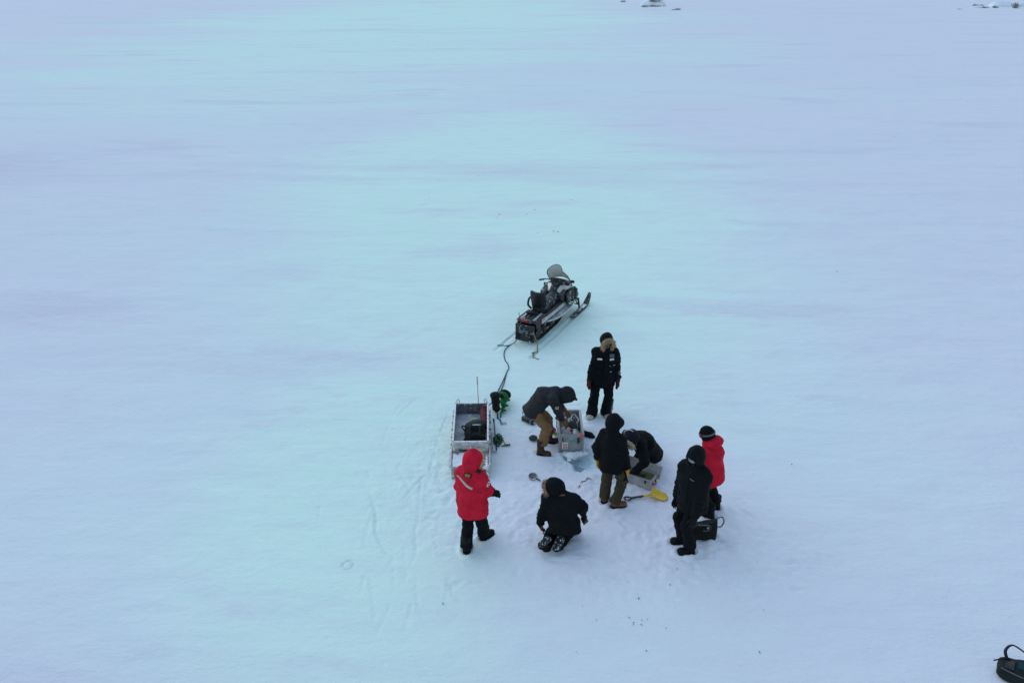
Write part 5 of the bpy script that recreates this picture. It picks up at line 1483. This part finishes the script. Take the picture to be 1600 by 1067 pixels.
# skimmer and scoop
c0 = gp(832.6, 745.8); e0 = gp(844.3, 752.2); o = c0*V(1, 1, 0); d = nrm(e0-c0)
sk_ = thing('ice_skimmer', 'round mesh ice skimmer with short dark handle, near the kneeling black parka', 'skimmer', o)
tl = nrm(UP+V(0, -.30, 0))
m = MB(); m.lathe(c0+UP*.028, tl, [(.003, -.022), (.035, -.020), (.060, -.012), (.073, .004), (.066, .004), (.055, -.006), (.03, -.014), (.003, -.016)], 24); m.build('bowl', M['mesh_grey'], sk_, o, smooth=True)
bx_ = nrm(np.cross(tl, V(1, 0, 0))); by_ = np.cross(tl, bx_)
m = MB(); m.tube([c0+UP*.028+tl*.004+.071*(bx_*math.cos(t)+by_*math.sin(t)) for t in np.linspace(0, 2*math.pi, 25)[:-1]], .007, 6, closed=True); m.build('rim', M['wood_snowy'], sk_, o, smooth=True)
m = MB(); m.tube([c0+d*.07+UP*.028, c0+d*.10+UP*.024], .006, 6); m.tube([c0+d*.09+UP*.024, e0+UP*.016], .011, 8); m.build('handle', M['metal_dark'], sk_, o, smooth=True)
c0 = gp(919.5, 751.5); o = c0*V(1, 1, 0); d = nrm(gp(907.5, 755)-c0)
sc_ = thing('ladle', 'pale ladle half buried in snow, red cord on its handle', 'ladle', o)
m = MB(); m.lathe(c0+UP*.02, nrm(V(.2, -.3, 1)), [(.003, -.02), (.03, -.016), (.05, 0), (.055, .016), (.049, .016), (.04, .0), (.02, -.008), (.003, -.01)], 20); m.build('bowl', M['bone'], sc_, o, smooth=True)
m = MB(); m.tube([c0+d*.045+UP*.028, c0+d*.14+UP*.03], .008, 6); m.build('handle', M['metal_dark'], sc_, o, smooth=True)
m = MB(); q = c0+d*.14+UP*.03; m.tube(spline([q, gp(906.5, 756.5, .02), gp(904, 762, .012), gp(906, 759, .012), gp(911, 755.5, .014)], 5), .0055, 5); m.build('cord', M['cord_red'], sc_, o, smooth=True)
# ================================================================== SNOW, ICE HOLE, LIGHT
HPOLY = [gp(*p)[:2] for p in ((876, 712), (884, 719), (890, 724), (896, 727), (900, 734), (906, 736), (914, 732), (926, 733), (940, 728), (941, 712), (930, 705), (912, 702), (894, 706))]
HOLE = np.mean(HPOLY, axis=0)
def hole_d(x, y):
    """signed distance to the ragged outline of the hole, negative inside"""
    n = len(HPOLY); P = np.stack([x, y], 1); P = P+.022*np.stack([vnoise(np.stack([x*9, y*9, 0*x], 1), 91), vnoise(np.stack([x*9, y*9, 0*x], 1), 92)], 1)
    d = np.full(len(x), 1e9); ins = np.zeros(len(x), bool)
    for i in range(n):
        a, b = HPOLY[i], HPOLY[(i+1) % n]
        e = b-a; w = P-a; t = np.clip((w@e)/(e@e), 0, 1)
        d = np.minimum(d, np.linalg.norm(w-t[:, None]*e, axis=1))
        c = (a[1] > P[:, 1]) != (b[1] > P[:, 1])
        xi = a[0]+(P[:, 1]-a[1])/(b[1]-a[1]+1e-12)*(b[0]-a[0])
        ins ^= c & (P[:, 0] < xi)
    return np.where(ins, -d, d)

def seg_d(x, y, pts):
    d = np.full(x.shape, 1e9)
    for (a, b) in zip(pts[:-1], pts[1:]):
        ax, ay = a[0], a[1]; bx, by = b[0]-ax, b[1]-ay
        t = np.clip(((x-ax)*bx+(y-ay)*by)/(bx*bx+by*by), 0, 1)
        d = np.minimum(d, np.hypot(x-ax-t*bx, y-ay-t*by))
    return d

def axis_grid(a, b, h, lo, hi, g):
    mid = list(np.arange(a, b+h/2, h)); s = h; q = mid[-1]
    up = []
    while q < hi: s *= g; q += s; up.append(q)
    s = h; q = mid[0]; dn = []
    while q > lo: s *= g; q -= s; dn.append(q)
    return np.array(dn[::-1]+mid+up)
gx = axis_grid(-3.2, 5.2, .030, -1500, 1500, 1.055)
gy = axis_grid(8.4, 18.4, .030, -60, 2600, 1.05)
X, Y = np.meshgrid(gx, gy, indexing='ij'); x, y = X.ravel(), Y.ravel()
P2 = np.stack([x, y, np.zeros_like(x)], 1)
far = np.clip((np.hypot(x-1, y-13)-9)/25, 0, 1)
def nz(sx, sy, seed, o=3): return fbm(P2*np.array([sx, sy, 1.0]), o, seed)
# rotate a little so drifts run from near left to far right
cr_, sr_ = math.cos(.22), math.sin(.22)
PR = np.stack([x*cr_+y*sr_, -x*sr_+y*cr_, 0*x], 1)
z = .030*fbm(PR*np.array([.16, .30, 1]), 3, 50)+.012*fbm(PR*np.array([.5, 1.5, 1]), 3, 51)
z = z*(.12+.88*np.clip((np.hypot((x-1)/3.2, (y-12.5)/5.5)-.8)/.8, 0, 1))
z = z+far*(.16*fbm(PR*np.array([.022, .075, 1]), 4, 52)+.05*fbm(PR*np.array([.09, .35, 1]), 3, 53))
# trodden area
tr_ = np.exp(-(((x-1.15)/2.6)**2+((y-11.0)/2.3)**2)**2)
z = z+tr_*(.013*nz(3.2, 3.2, 60, 3)+.010*nz(8, 8, 61, 3))
# footprints
rf = np.random.RandomState(5)
dense = np.where((x > -2.6) & (x < 4.9) & (y > 8.5) & (y < 16.5))[0]
xd, yd = x[dense], y[dense]; dz = np.zeros(len(dense))
for k in range(520):
    if k < 380: cx_, cy_ = rf.normal(1.15, 1.5), rf.normal(10.9, 1.05)
    else: cx_, cy_ = rf.normal(2.7, .75), rf.normal(9.6, .55)
    if hole_d(np.array([cx_]), np.array([cy_]))[0] < .12: continue
    a = rf.uniform(0, 6.28); L, W = rf.uniform(.11, .15), rf.uniform(.045, .06)
    u = (xd-cx_)*math.cos(a)+(yd-cy_)*math.sin(a); v = -(xd-cx_)*math.sin(a)+(yd-cy_)*math.cos(a)
    r = np.hypot(u/L, v/W); s = rf.uniform(.35, 1.0)
    dz += s*(-.009*np.clip(1.15-r, 0, .35)/.35+.004*np.exp(-((r-1.3)/.22)**2))
z[dense] += np.clip(dz, -.016, .012)
# ski tracks of the snowmobile, sled track, drag marks
WX, WY, WD = .03*nz(1.7, 1.7, 33, 2), .03*nz(1.7, 1.7, 34, 2), np.clip(.75+1.1*nz(1.3, 1.3, 35, 3), .1, 1.4)
def groove(pts, w, dep, rimh=.3):
    p = np.array([q[:2] for q in pts]); lo_, hi_ = p.min(0)-4*w-.1, p.max(0)+4*w+.1
    i = np.where((x > lo_[0]) & (x < hi_[0]) & (y > lo_[1]) & (y < hi_[1]))[0]
    d = seg_d(x[i]+WX[i], y[i]+WY[i], pts); dp = dep*WD[i]
    z[i] += -dp*np.exp(-(d/w)**4)+dp*rimh*np.exp(-((d-1.7*w)/(.6*w))**2)
hd = math.radians(63.5); hF = V(math.cos(hd), math.sin(hd)); hLt = V(-math.sin(hd), math.cos(hd)); so_ = V(.335, 16.86)
for s in (-1, 1): groove([so_+hF*1.72+hLt*s*.44, so_+hF*.2+hLt*s*.44, so_-hF*.7+hLt*s*.46], .05, .022)
groove([so_+hF*.3, so_-hF*.6], .24, .012)
groove([gp(704, 636), gp(692, 668), gp(679, 706), gp(672, 735)], .020, .020)
groove([gp(709, 640), gp(697, 668), gp(684, 706), gp(677, 730)], .016, .010)
groove([gp(657, 755), gp(653, 795), gp(649, 830), gp(650, 868)], .020, .016)
groove([gp(556, 738), gp(570, 757), gp(580, 780), gp(586, 805), gp(588, 832), gp(596, 850), gp(606, 864)], .022, .016)
groove([gp(498, 790), gp(496, 830), gp(500, 860)], .02, .009)
groove([gp(500, 568), gp(512, 580), gp(520, 590)], .02, .010)
groove([gp(640, 700), gp(622, 730), gp(640, 770)], .02, .010)
for _k in range(34):
    _a = gp(rf.uniform(560, 730), rf.uniform(640, 1000)); _t = rf.uniform(1.1, 2.0); _l = rf.uniform(.3, .9)
    groove([_a, _a+_l*V(math.cos(_t), math.sin(_t), 0)], rf.uniform(.012, .022), rf.uniform(.006, .012))
rc = gp(545, 882)
for t0 in (0,): groove([rc+.085*V(math.cos(t), 1.15*math.sin(t), 0) for t in np.linspace(.4, 6.2, 16)], .013, .026)
# banks of loose snow: by the hole, behind the ladle, along the snowmobile
def bump(cx_, cy_, rx, ry, h, rough=.5, sd=1):
    global z
    i = np.where((np.abs(x-cx_) < 3*rx) & (np.abs(y-cy_) < 3*ry))[0]
    r = np.hypot((x[i]-cx_)/rx, (y[i]-cy_)/ry)
    z[i] += h*np.exp(-r**2*1.6)*(1+rough*fbm(P2[i]*7, 2, sd))
q = gp(915, 757); bump(q[0], q[1], .22, .16, .045, .8, 3)
q = gp(880, 712); bump(q[0]-.03, q[1]-.02, .11, .11, .05, .8, 4)
q = gp(930, 742); bump(q[0], q[1], .2, .1, .04, .8, 5)
q = gp(1130, 860); bump(q[0]+.12, q[1], .35, .3, .035, 1.2, 6)
q = gp(925, 515); bump(q[0], q[1], .35, .3, .04, 1.2, 7)
# lumpy crust kicked up by boots
CR = (np.abs(nz(5.2, 5.2, 95, 2))-.18)*.034+(np.abs(nz(11, 11, 96, 2))-.2)*.022
for cx_, cy_, rx, ry, k in ((3.55, 9.55, 1.25, .85, 1.0), (1.2, 10.4, 2.4, 1.3, .55), (1.9, 9.0, 1.6, .8, .6), (.2, 12.6, 1.5, 1.2, .5), (1.9, 13.3, 1.4, 1.0, .45), (-1.4, 11.6, .9, 1.9, .5), (1.3, 16.2, .9, .8, .7)):
    mk = np.exp(-(((x-cx_)/rx)**2+((y-cy_)/ry)**2)**1.5)*k
    z = z+mk*CR
# boots stand a little sunk, snow pushed up round them
for fx, fy, fdx, fdy in FEET:
    L = math.hypot(fdx, fdy) or 1; ux, uy = fdx/L, fdy/L
    i = np.where((np.abs(x-fx) < .5) & (np.abs(y-fy) < .5))[0]
    u = (x[i]-fx-.055*ux)*ux+(y[i]-fy-.055*uy)*uy; v = -(x[i]-fx)*uy+(y[i]-fy)*ux
    r = np.hypot(u/.165, v/.085)
    z[i] += .026*np.exp(-((r-1.22)/.26)**2)*(1+.9*fbm(P2[i]*9, 2, 97))-.012*np.exp(-(r/.9)**4)
# the pit: steep ragged near edge, slush rising to the far right
near_h = (x > .5) & (x < 2.3) & (y > 11.2) & (y < 12.7)
hdist = np.full(len(x), 9.0); hdist[near_h] = hole_d(x[near_h], y[near_h])
z = np.where(hdist < .12, z+.030*np.exp(-((hdist-.04)/.04)**2)*(.6+1.2*nz(9, 9, 70, 2)), z)
deep = np.clip(1.15-(x-1.02)/.62, .22, 1)
z = np.where(hdist < .01, z-.19*deep*np.clip((.01-hdist)/.06, 0, 1)**.7*(1+.45*nz(8, 8, 71, 3)), z)
n0, n1 = X.shape
ij = np.arange(n0*n1).reshape(n0, n1)
F = np.stack([ij[:-1, :-1].ravel(), ij[1:, :-1].ravel(), ij[1:, 1:].ravel(), ij[:-1, 1:].ravel()], 1)

def snow_material():
    m, nt, b = new_mat('snow')
    N, L = nt.nodes, nt.links
    g = N.new('ShaderNodeNewGeometry')
    def mapping(sc, rot=0.0, loc=(0, 0, 0)):
        mp = N.new('ShaderNodeMapping'); mp.inputs['Scale'].default_value = sc; mp.inputs['Rotation'].default_value = (0, 0, rot); mp.inputs['Location'].default_value = loc
        L.new(g.outputs['Position'], mp.inputs['Vector']); return mp.outputs[0]
    def noise(vec, s, det=5, rough=.55):
        n = N.new('ShaderNodeTexNoise'); n.inputs['Scale'].default_value = s; n.inputs['Detail'].default_value = det; n.inputs['Roughness'].default_value = rough
        L.new(vec, n.inputs['Vector']); return n.outputs[0]
    def rng(v, a, c, lo, hi):
        r = N.new('ShaderNodeMapRange'); r.interpolation_type = 'SMOOTHSTEP'
        r.inputs[1].default_value = a; r.inputs[2].default_value = c; r.inputs[3].default_value = lo; r.inputs[4].default_value = hi
        L.new(v, r.inputs[0]); return r.outputs[0]
    def mix(f, a, c):
        x_ = N.new('ShaderNodeMix'); x_.data_type = 'RGBA'
        for s, v in ((0, f), (6, a), (7, c)):
            if isinstance(v, tuple): x_.inputs[s].default_value = (*v, 1)
            elif isinstance(v, float): x_.inputs[s].default_value = v
            else: L.new(v, x_.inputs[s])
        return x_.outputs[2]
    def mul(a, c):
        q_ = N.new('ShaderNodeMath'); q_.operation = 'MULTIPLY'
        for i, v in enumerate((a, c)):
            if isinstance(v, float): q_.inputs[i].default_value = v
            else: L.new(v, q_.inputs[i])
        return q_.outputs[0]
    cyan_cast, lilac_cast = SNOW_CYAN_CAST, SNOW_LILAC_CAST
    # broad cyan and lilac fields, partly a camera colour cast painted into the snow
    def zone(cx_, cy_, rx, ry):
        v = N.new('ShaderNodeVectorMath'); v.operation = 'LENGTH'
        L.new(mapping((1/rx, 1/ry, 0), 0, (-cx_/rx, -cy_/ry, 0)), v.inputs[0]); return v.outputs['Value']
    def add(a, c, k):
        q_ = N.new('ShaderNodeMath'); q_.operation = 'MULTIPLY_ADD'; L.new(c, q_.inputs[0]); q_.inputs[1].default_value = k; L.new(a, q_.inputs[2]); return q_.outputs[0]
    rag = noise(mapping((.10, .16, 1), .2), 1.0, 6, .6)
    rag2 = noise(mapping((.025, .05, 1), .2, (3, 7, 0)), 1.0, 5, .6)
    zA = rng(add(zone(-.5, 29, 10, 21), rag, 1.2), .8, 2.15, 1, 0)
    zB = rng(add(zone(-13, 120, 42, 92), rag2, 1.5), .85, 2.1, 1, 0)
    zC = rng(add(zone(-2.6, 11.5, 3.6, 8), rag, 1.2), .8, 2.1, .9, 0)
    m0_ = N.new('ShaderNodeMath'); m0_.operation = 'MAXIMUM'; L.new(zA, m0_.inputs[0]); L.new(zC, m0_.inputs[1]); zA = m0_.outputs[0]
    mx_ = N.new('ShaderNodeMath'); mx_.operation = 'MAXIMUM'; L.new(zA, mx_.inputs[0]); L.new(zB, mx_.inputs[1])
    broad = rng(mx_.outputs[0], 0, 1, 1, 0)
    d1 = rng(noise(mapping((.09, .36, 1), .16), 1.0, 6, .6), .54, .74, 0, 1)
    d2 = rng(noise(mapping((.022, .11, 1), .12, (5, 2, 0)), 1.0, 6, .6), .54, .74, 0, 1)
    add_ = N.new('ShaderNodeMath'); add_.operation = 'ADD'; add_.use_clamp = True; L.new(d1, add_.inputs[0]); L.new(d2, add_.inputs[1]); drift = add_.outputs[0]
    for (cx_, cy_, rx, ry, k) in ((-22.5, 33.5, 7.8, 6.8, 1.0), (-.6, 23.6, 2.6, 1.9, .65), (-6.2, 21.4, 3.2, 1.7, .4), (-12, 18.8, 4.5, 2.1, .9), (9, 25, 4.5, 1.4, .35), (9.5, 37, 6, 2, .5), (-.6, 13.5, 1.6, 2.4, .25)):
        pz = rng(add(zone(cx_, cy_, rx, ry), noise(mapping((.55, 1.5, 1), .2, (cx_, 0, 0)), 1.0, 8, .70), 2.0), 1.05, 1.85, k*1.0, 0)
        q_ = N.new('ShaderNodeMath'); q_.operation = 'MAXIMUM'; L.new(drift, q_.inputs[0]); L.new(pz, q_.inputs[1]); drift = q_.outputs[0]
    fine = rng(noise(mapping((.8, 2.2, 1), .2), 1.0, 5), .4, .7, 0, 1)
    col = mix(mul(broad, .9), cyan_cast, lilac_cast)
    col = mix(mul(drift, .55), col, SNOW_DRIFT)
    col = mix(mul(fine, .16), col, SNOW_DRIFT)
    crust = rng(noise(mapping((.42, 1.25, 1), .35, (4, 4, 0)), 1.0, 10, .74), .535, .62, 0, 1)
    where = rng(noise(mapping((.07, .16, 1), .2, (9, 1, 0)), 1.0, 4), .45, .6, .15, 1)
    col = mix(mul(mul(crust, where), .30), col, SNOW_DRIFT)
    tread = rng(add(zone(1.7, 10.9, 3.4, 3.3), rag, .8), .75, 1.5, .85, 0)
    col = mix(tread, col, (.80, .775, .825))
    grit = rng(noise(mapping((3, 3, 3)), 6.0, 6, .75), .60, .75, 0, 1)
    col = mix(mul(grit, .08), col, (.62, .63, .66))
    ice = rng(add(zone(float(HOLE[0])+.03, float(HOLE[1])-.02, .46, .31), noise(mapping((1, 1, 1)), 7.0, 4), .7), 1.0, 1.45, 1, 0)
    slush = mix(rng(noise(mapping((1, 1, 1), 0, (3, 1, 0)), 9.0, 5), .4, .62, 0, 1), (.56, .71, .72), (.74, .84, .84))
    col = mix(mul(ice, .85), col, slush)
    wet = rng(noise(mapping((1.2, 2.2, 1), .3, (9, 4, 0)), 1.0, 5, .6), .57, .70, 0, 1)
    tz = rng(zone(1.3, 11.2, 3.2, 2.6), .7, 1.2, .45, 0)
    col = mix(mul(wet, tz), col, (.66, .69, .72))
    L.new(col, b.inputs['Base Color'])
    b.inputs['Roughness'].default_value = .75; b.inputs['Specular IOR Level'].default_value = .1; b.inputs['IOR'].default_value = 1.06
    def bump(h, dist, st, prev=None):
        q_ = N.new('ShaderNodeBump'); q_.inputs['Strength'].default_value = st; q_.inputs['Distance'].default_value = dist
        L.new(h, q_.inputs['Height'])
        if prev is not None: L.new(prev, q_.inputs['Normal'])
        return q_.outputs[0]
    n1 = bump(noise(mapping((.25, 1.3, 1), .16), 1.0, 7, .62), .30, .16)
    n2 = bump(noise(mapping((1.3, 2.3, 1), .45), 1.0, 8, .68), .08, .5, n1)
    cen_ = N.new('ShaderNodeMath'); cen_.operation = 'SUBTRACT'; L.new(noise(mapping((.9, 1.8, 1), .3, (1, 5, 0)), 1.0, 7, .7), cen_.inputs[0]); cen_.inputs[1].default_value = .5
    n2 = bump(mul(cen_.outputs[0], drift), .12, .6, n2)
    patchy = rng(noise(mapping((.55, 1.1, 1), .2, (2, 8, 0)), 1.0, 5, .6), .42, .66, .12, 1)
    n3 = bump(mul(noise(mapping((1, 1.5, 1)), 11.0, 6, .7), patchy), .016, .5, n2)
    L.new(n3, b.inputs['Normal'])
    return m
SNOW_CYAN_CAST = (.722, .888, .785); SNOW_LILAC_CAST = (.765, .73, .79); SNOW_DRIFT = (.68, .625, .725)  # cyan and lilac bases hold the painted camera colour cast
M['snow'] = snow_material()
gr = mesh_np('snow_ground', np.stack([x, y, z], 1), F, M['snow']); tag(gr, kind='structure')
M['snow_clod'] = surface('snow_clod', (.80, .83, .85), rough=.8, var=.06, bump=.6, bscale=30)
M['ice_blue'] = surface('ice_blue', (.47, .63, .66), rough=.35, spec=.5, var=.3, scale=9, bump=.5, bscale=18, dust=.35, dustcol=(.75, .84, .86), dscale=9)
M['ice_block'] = surface('ice_block', (.50, .50, .55), rough=.6, var=.3, scale=.8, bump=.6, bscale=3, dust=.56, dustcol=(.72, .74, .80), dscale=.7)

# open water in the deep corner of the hole
wc = gp(899, 727)
m = MB(); rng_ = random.Random(2); N_ = 26
ring = [V(wc[0]+.02, wc[1], -.125)+V(.19*math.cos(t)*(1+.12*math.sin(3*t)), .13*math.sin(t)*(1+.1*math.cos(4*t)), 0) for t in np.linspace(0, 2*math.pi, N_+1)[:-1]]
m.add(ring, [tuple(range(N_))])
M['water'] = surface('water', (.30, .39, .41), rough=.12, spec=.6, var=.2, bump=.05)
w = m.build('water', M['water']); tag(w, kind='structure')

# broken ice: lumps with flat cut faces
def lump(seed, r, flat=.6, sub=3, cuts=6):
    rr_ = random.Random(seed); bm = bmesh.new(); bmesh.ops.create_icosphere(bm, subdivisions=sub, radius=1)
    pl_ = []
    for _ in range(cuts):
        d = nrm([rr_.gauss(0, 1), rr_.gauss(0, 1), rr_.gauss(0, .7)]); pl_.append((d, rr_.uniform(.55, .85)))
    v = np.array([p.co[:] for p in bm.verts])
    for d, k in pl_:
        e = v@d-k; v = v-np.where(e > 0, e, 0)[:, None]*d
    v = v*(1+.07*fbm(v*2.5+seed*3.1, 3, seed))[:, None]*np.array([1, .85, flat])*r
    f = np.array([[q.index for q in t.verts] for t in bm.faces]); bm.free()
    return v, f
CH_ = [((894, 712), .125, 'largest white ice chunk heaped against the front of crate 11'), ((884, 710), .075, 'rounded ice chunk under the number label of crate 11'), ((903.5, 709), .095, 'second largest ice chunk, standing at the hole rim below the crate latch'),
       ((909, 704), .06, 'small ice chunk under the right front corner of crate 11'), ((889, 718), .05, 'small ice chunk on the left lip of the ice hole'), ((914, 709), .06, 'pale ice chunk in the slush right of the crate front')]
for k, ((px_c, py_c), r, lab) in enumerate(CH_):
    v, f = lump(20+k, r); c0 = gp(px_c, py_c, r*.35); ob = mesh_np('ice_chunk', v, f, M['snow_clod'], smooth=False); ob.location = c0
    tag(ob, lab, 'ice chunk', 'ice chunks from the hole')
# snow mounds and frosted brush far out on the ice
M['mound'] = surface('mound', (.70, .74, .82), rough=.8, var=.08, scale=1.2, bump=.5, bscale=2.5)
M['brush'] = surface('brush', (.30, .29, .29), rough=.9, var=.4, scale=3, dust=.42, dustcol=(.62, .62, .68), dscale=2.5)
FAR = [((1022, 9.5), 2.0, .75, 'white snow mound below the frosted brush, farthest up the snowfield'), ((1562, 11), 2.4, .45, 'broad low snow mound in the far right brush line'),
       ((1530, 13), 1.5, .35, 'low snow mound left of the broad one in the far right brush line'), ((1594, 11), 1.6, .6, 'snow mound cut by the right edge of the picture')]
for k, ((px_c, py_c), r, fl, lab) in enumerate(FAR):
    v, f = lump(60+k, r, fl, 3, 5); c0 = gp(px_c, py_c); ob = mesh_np('snow_mound', v*np.array([1.2, 1, 1]), f, M['mound'], smooth=True); c0[2] = -r*.1; ob.location = c0
    tag(ob, lab, 'snow mound', 'snow mounds far out on the snowfield')
def brush(px_c, py_c, w, h, n, lab, seed, lift=0.0):
    """clump of thin frosted stems fanning out of the snow"""
    rr_ = random.Random(seed); c0 = gp(px_c, py_c, lift); m = MB()
    for _ in range(n):
        bx_ = c0+V(rr_.gauss(0, w*.38), rr_.gauss(0, w*.25), -.15)
        lean = V(rr_.gauss(0, .35), rr_.gauss(0, .35), 1); L = h*rr_.uniform(.5, 1.1); r = rr_.uniform(.02, .045)
        tip = bx_+nrm(lean)*L; m.tube([bx_, (bx_+tip)/2+V(rr_.gauss(0, .05), rr_.gauss(0, .05), 0), tip], r, 4, r2=None)
        for _k in range(3):
            q = bx_+(tip-bx_)*rr_.uniform(.4, .9); m.tube([q, q+V(rr_.gauss(0, .18), rr_.gauss(0, .18), .16)], r*.6, 3)
    ob = m.build('frosted_brush', M['brush'], None, c0); ob.location = c0
    tag(ob, lab, 'brush', 'frosted brush far out on the snowfield')
for q in ((1022, 2.5, 1.1, .9, 60, 'grey frosted brush on top of the farthest white snow mound', 1, 1.3), (1023, 10.8, 1.6, .3, 60, 'thin dark brush line along the foot of the farthest snow mound', 2), (1007, 11.5, .5, .4, 30, 'small brush tuft at the left foot of the farthest snow mound', 3),
          (973, 4, .5, .35, 24, 'lone brush tuft left of the farthest snow mound', 4), (1060, 15.8, .5, .3, 26, 'lone brush tuft lying right of and nearer than the farthest snow mound', 5), (1053, 16.8, .25, .22, 12, 'tiniest brush tuft just left of the lone right hand tuft', 6),
          (1526, 11.5, 1.0, .55, 60, 'wide brush clump on the low left mound of the far right brush line', 7), (1539, 13.8, .5, .4, 30, 'small brush tuft between the low mound and the broad mound at far right', 8), (1554, 13.5, .4, .55, 30, 'brush tuft at the left foot of the broad mound at far right', 9),
          (1562, 9.5, .6, .6, 34, 'brush clump rising on the left shoulder of the broad mound at far right', 10), (1575, 9, 1.2, .35, 50, 'flat brush strip along the crest of the broad mound at far right', 11), (1586, 14, .5, 1.1, 50, 'tallest brush clump, right of the broad mound at far right', 12), (1499, 16, .3, .25, 14, 'outermost tiny brush tuft at the left end of the far right line', 13)):
    brush(*q)

# flecks of dirt and broken twigs strewn about: nobody could count them
rnd = random.Random(11); m = MB()
SP = [(998, 934, .020), (983, 964, .014), (990, 972, .012), (1003, 968, .012), (1002, 975, .014), (1187, 1018, .016), (1010, 1016, .012), (692, 942, .016), (1308, 424, .02), (780, 335, .03), (776, 341, .015), (865, 361, .03), (872, 362, .03), (748, 275, .02), (836, 328, .025), (893, 312, .02), (671, 309, .015), (685, 282, .02), (690, 282, .016), (736, 281, .015), (1501, 154, .04), (1237, 725, .016), (405, 3, .1), (1058, 888, .012), (1047, 913, .012), (840, 364, .02), (823, 335, .02)]
for (px_c, py_c, r) in SP:
    c0 = gp(px_c, py_c, .012); a = rnd.uniform(0, 3.1)
    r *= .55
    m.box(c0, (r*1.5, r*.6, .006), [[math.cos(a), math.sin(a), 0], [-math.sin(a), math.cos(a), 0], [0, 0, 1]], .003)
for _ in range(14):
    c0 = gp(rnd.gauss(995, 60), rnd.gauss(955, 55), .006); r = rnd.uniform(.002, .0045)
    m.box(c0, (r, r, .006), None, .002)
M['dirt'] = surface('dirt', (.045, .035, .035), rough=.9)
db_ = m.build('debris', M['dirt']); tag(db_, 'scattered dark flecks of dirt on the snow', 'debris', kind='stuff')
o_ = sdf_obj(SNOWDECK[0], SNOWDECK[1], SNOWDECK[2], SNOWDECK[3], .011, M['snow_clod'], SL)
# ================================================================== CAMERA, SKY, SUN
cd = bpy.data.cameras.new('camera'); cd.lens = 28; cd.sensor_width = 36; cd.clip_start = .1; cd.clip_end = 6000
cam = bpy.data.objects.new('camera', cd); COL.objects.link(cam)
cam.location = (0, 0, CAM_H); cam.rotation_euler = (math.radians(90)-PITCH, 0, 0)
SC.camera = cam
W = bpy.data.worlds.new('World'); SC.world = W; W.use_nodes = True
nt = W.node_tree; bg = nt.nodes['Background']
sky = nt.nodes.new('ShaderNodeTexSky'); sky.sky_type = 'NISHITA'; sky.sun_disc = False
SUN_EL, SUN_AZ = math.radians(42), math.radians(-42)      # azimuth from +y towards +x
sky.sun_elevation = SUN_EL; sky.sun_rotation = SUN_AZ
sky.altitude = 50; sky.air_density = 2.0; sky.dust_density = .3; sky.ozone_density = 3.0
nt.links.new(sky.outputs[0], bg.inputs[0]); bg.inputs[1].default_value = .15
ld = bpy.data.lights.new('sun', 'SUN'); ld.energy = .6; ld.angle = math.radians(90); ld.color = (1.0, .97, .93)
sun = bpy.data.objects.new('sun', ld); COL.objects.link(sun)
sd = Vector((math.cos(SUN_EL)*math.sin(SUN_AZ), math.cos(SUN_EL)*math.cos(SUN_AZ), math.sin(SUN_EL)))
sun.rotation_euler = sd.to_track_quat('Z', 'Y').to_euler(); sun.location = (-10, 10, 20)
vs = SC.view_settings; vs.view_transform = 'Standard'; vs.look = 'None'; vs.gamma = 1.0; vs.use_curve_mapping = False
vs.exposure = 0.24
SC.render.engine = 'CYCLES'
SC.cycles.max_bounces = 6; SC.cycles.diffuse_bounces = 4; SC.cycles.use_denoising = True
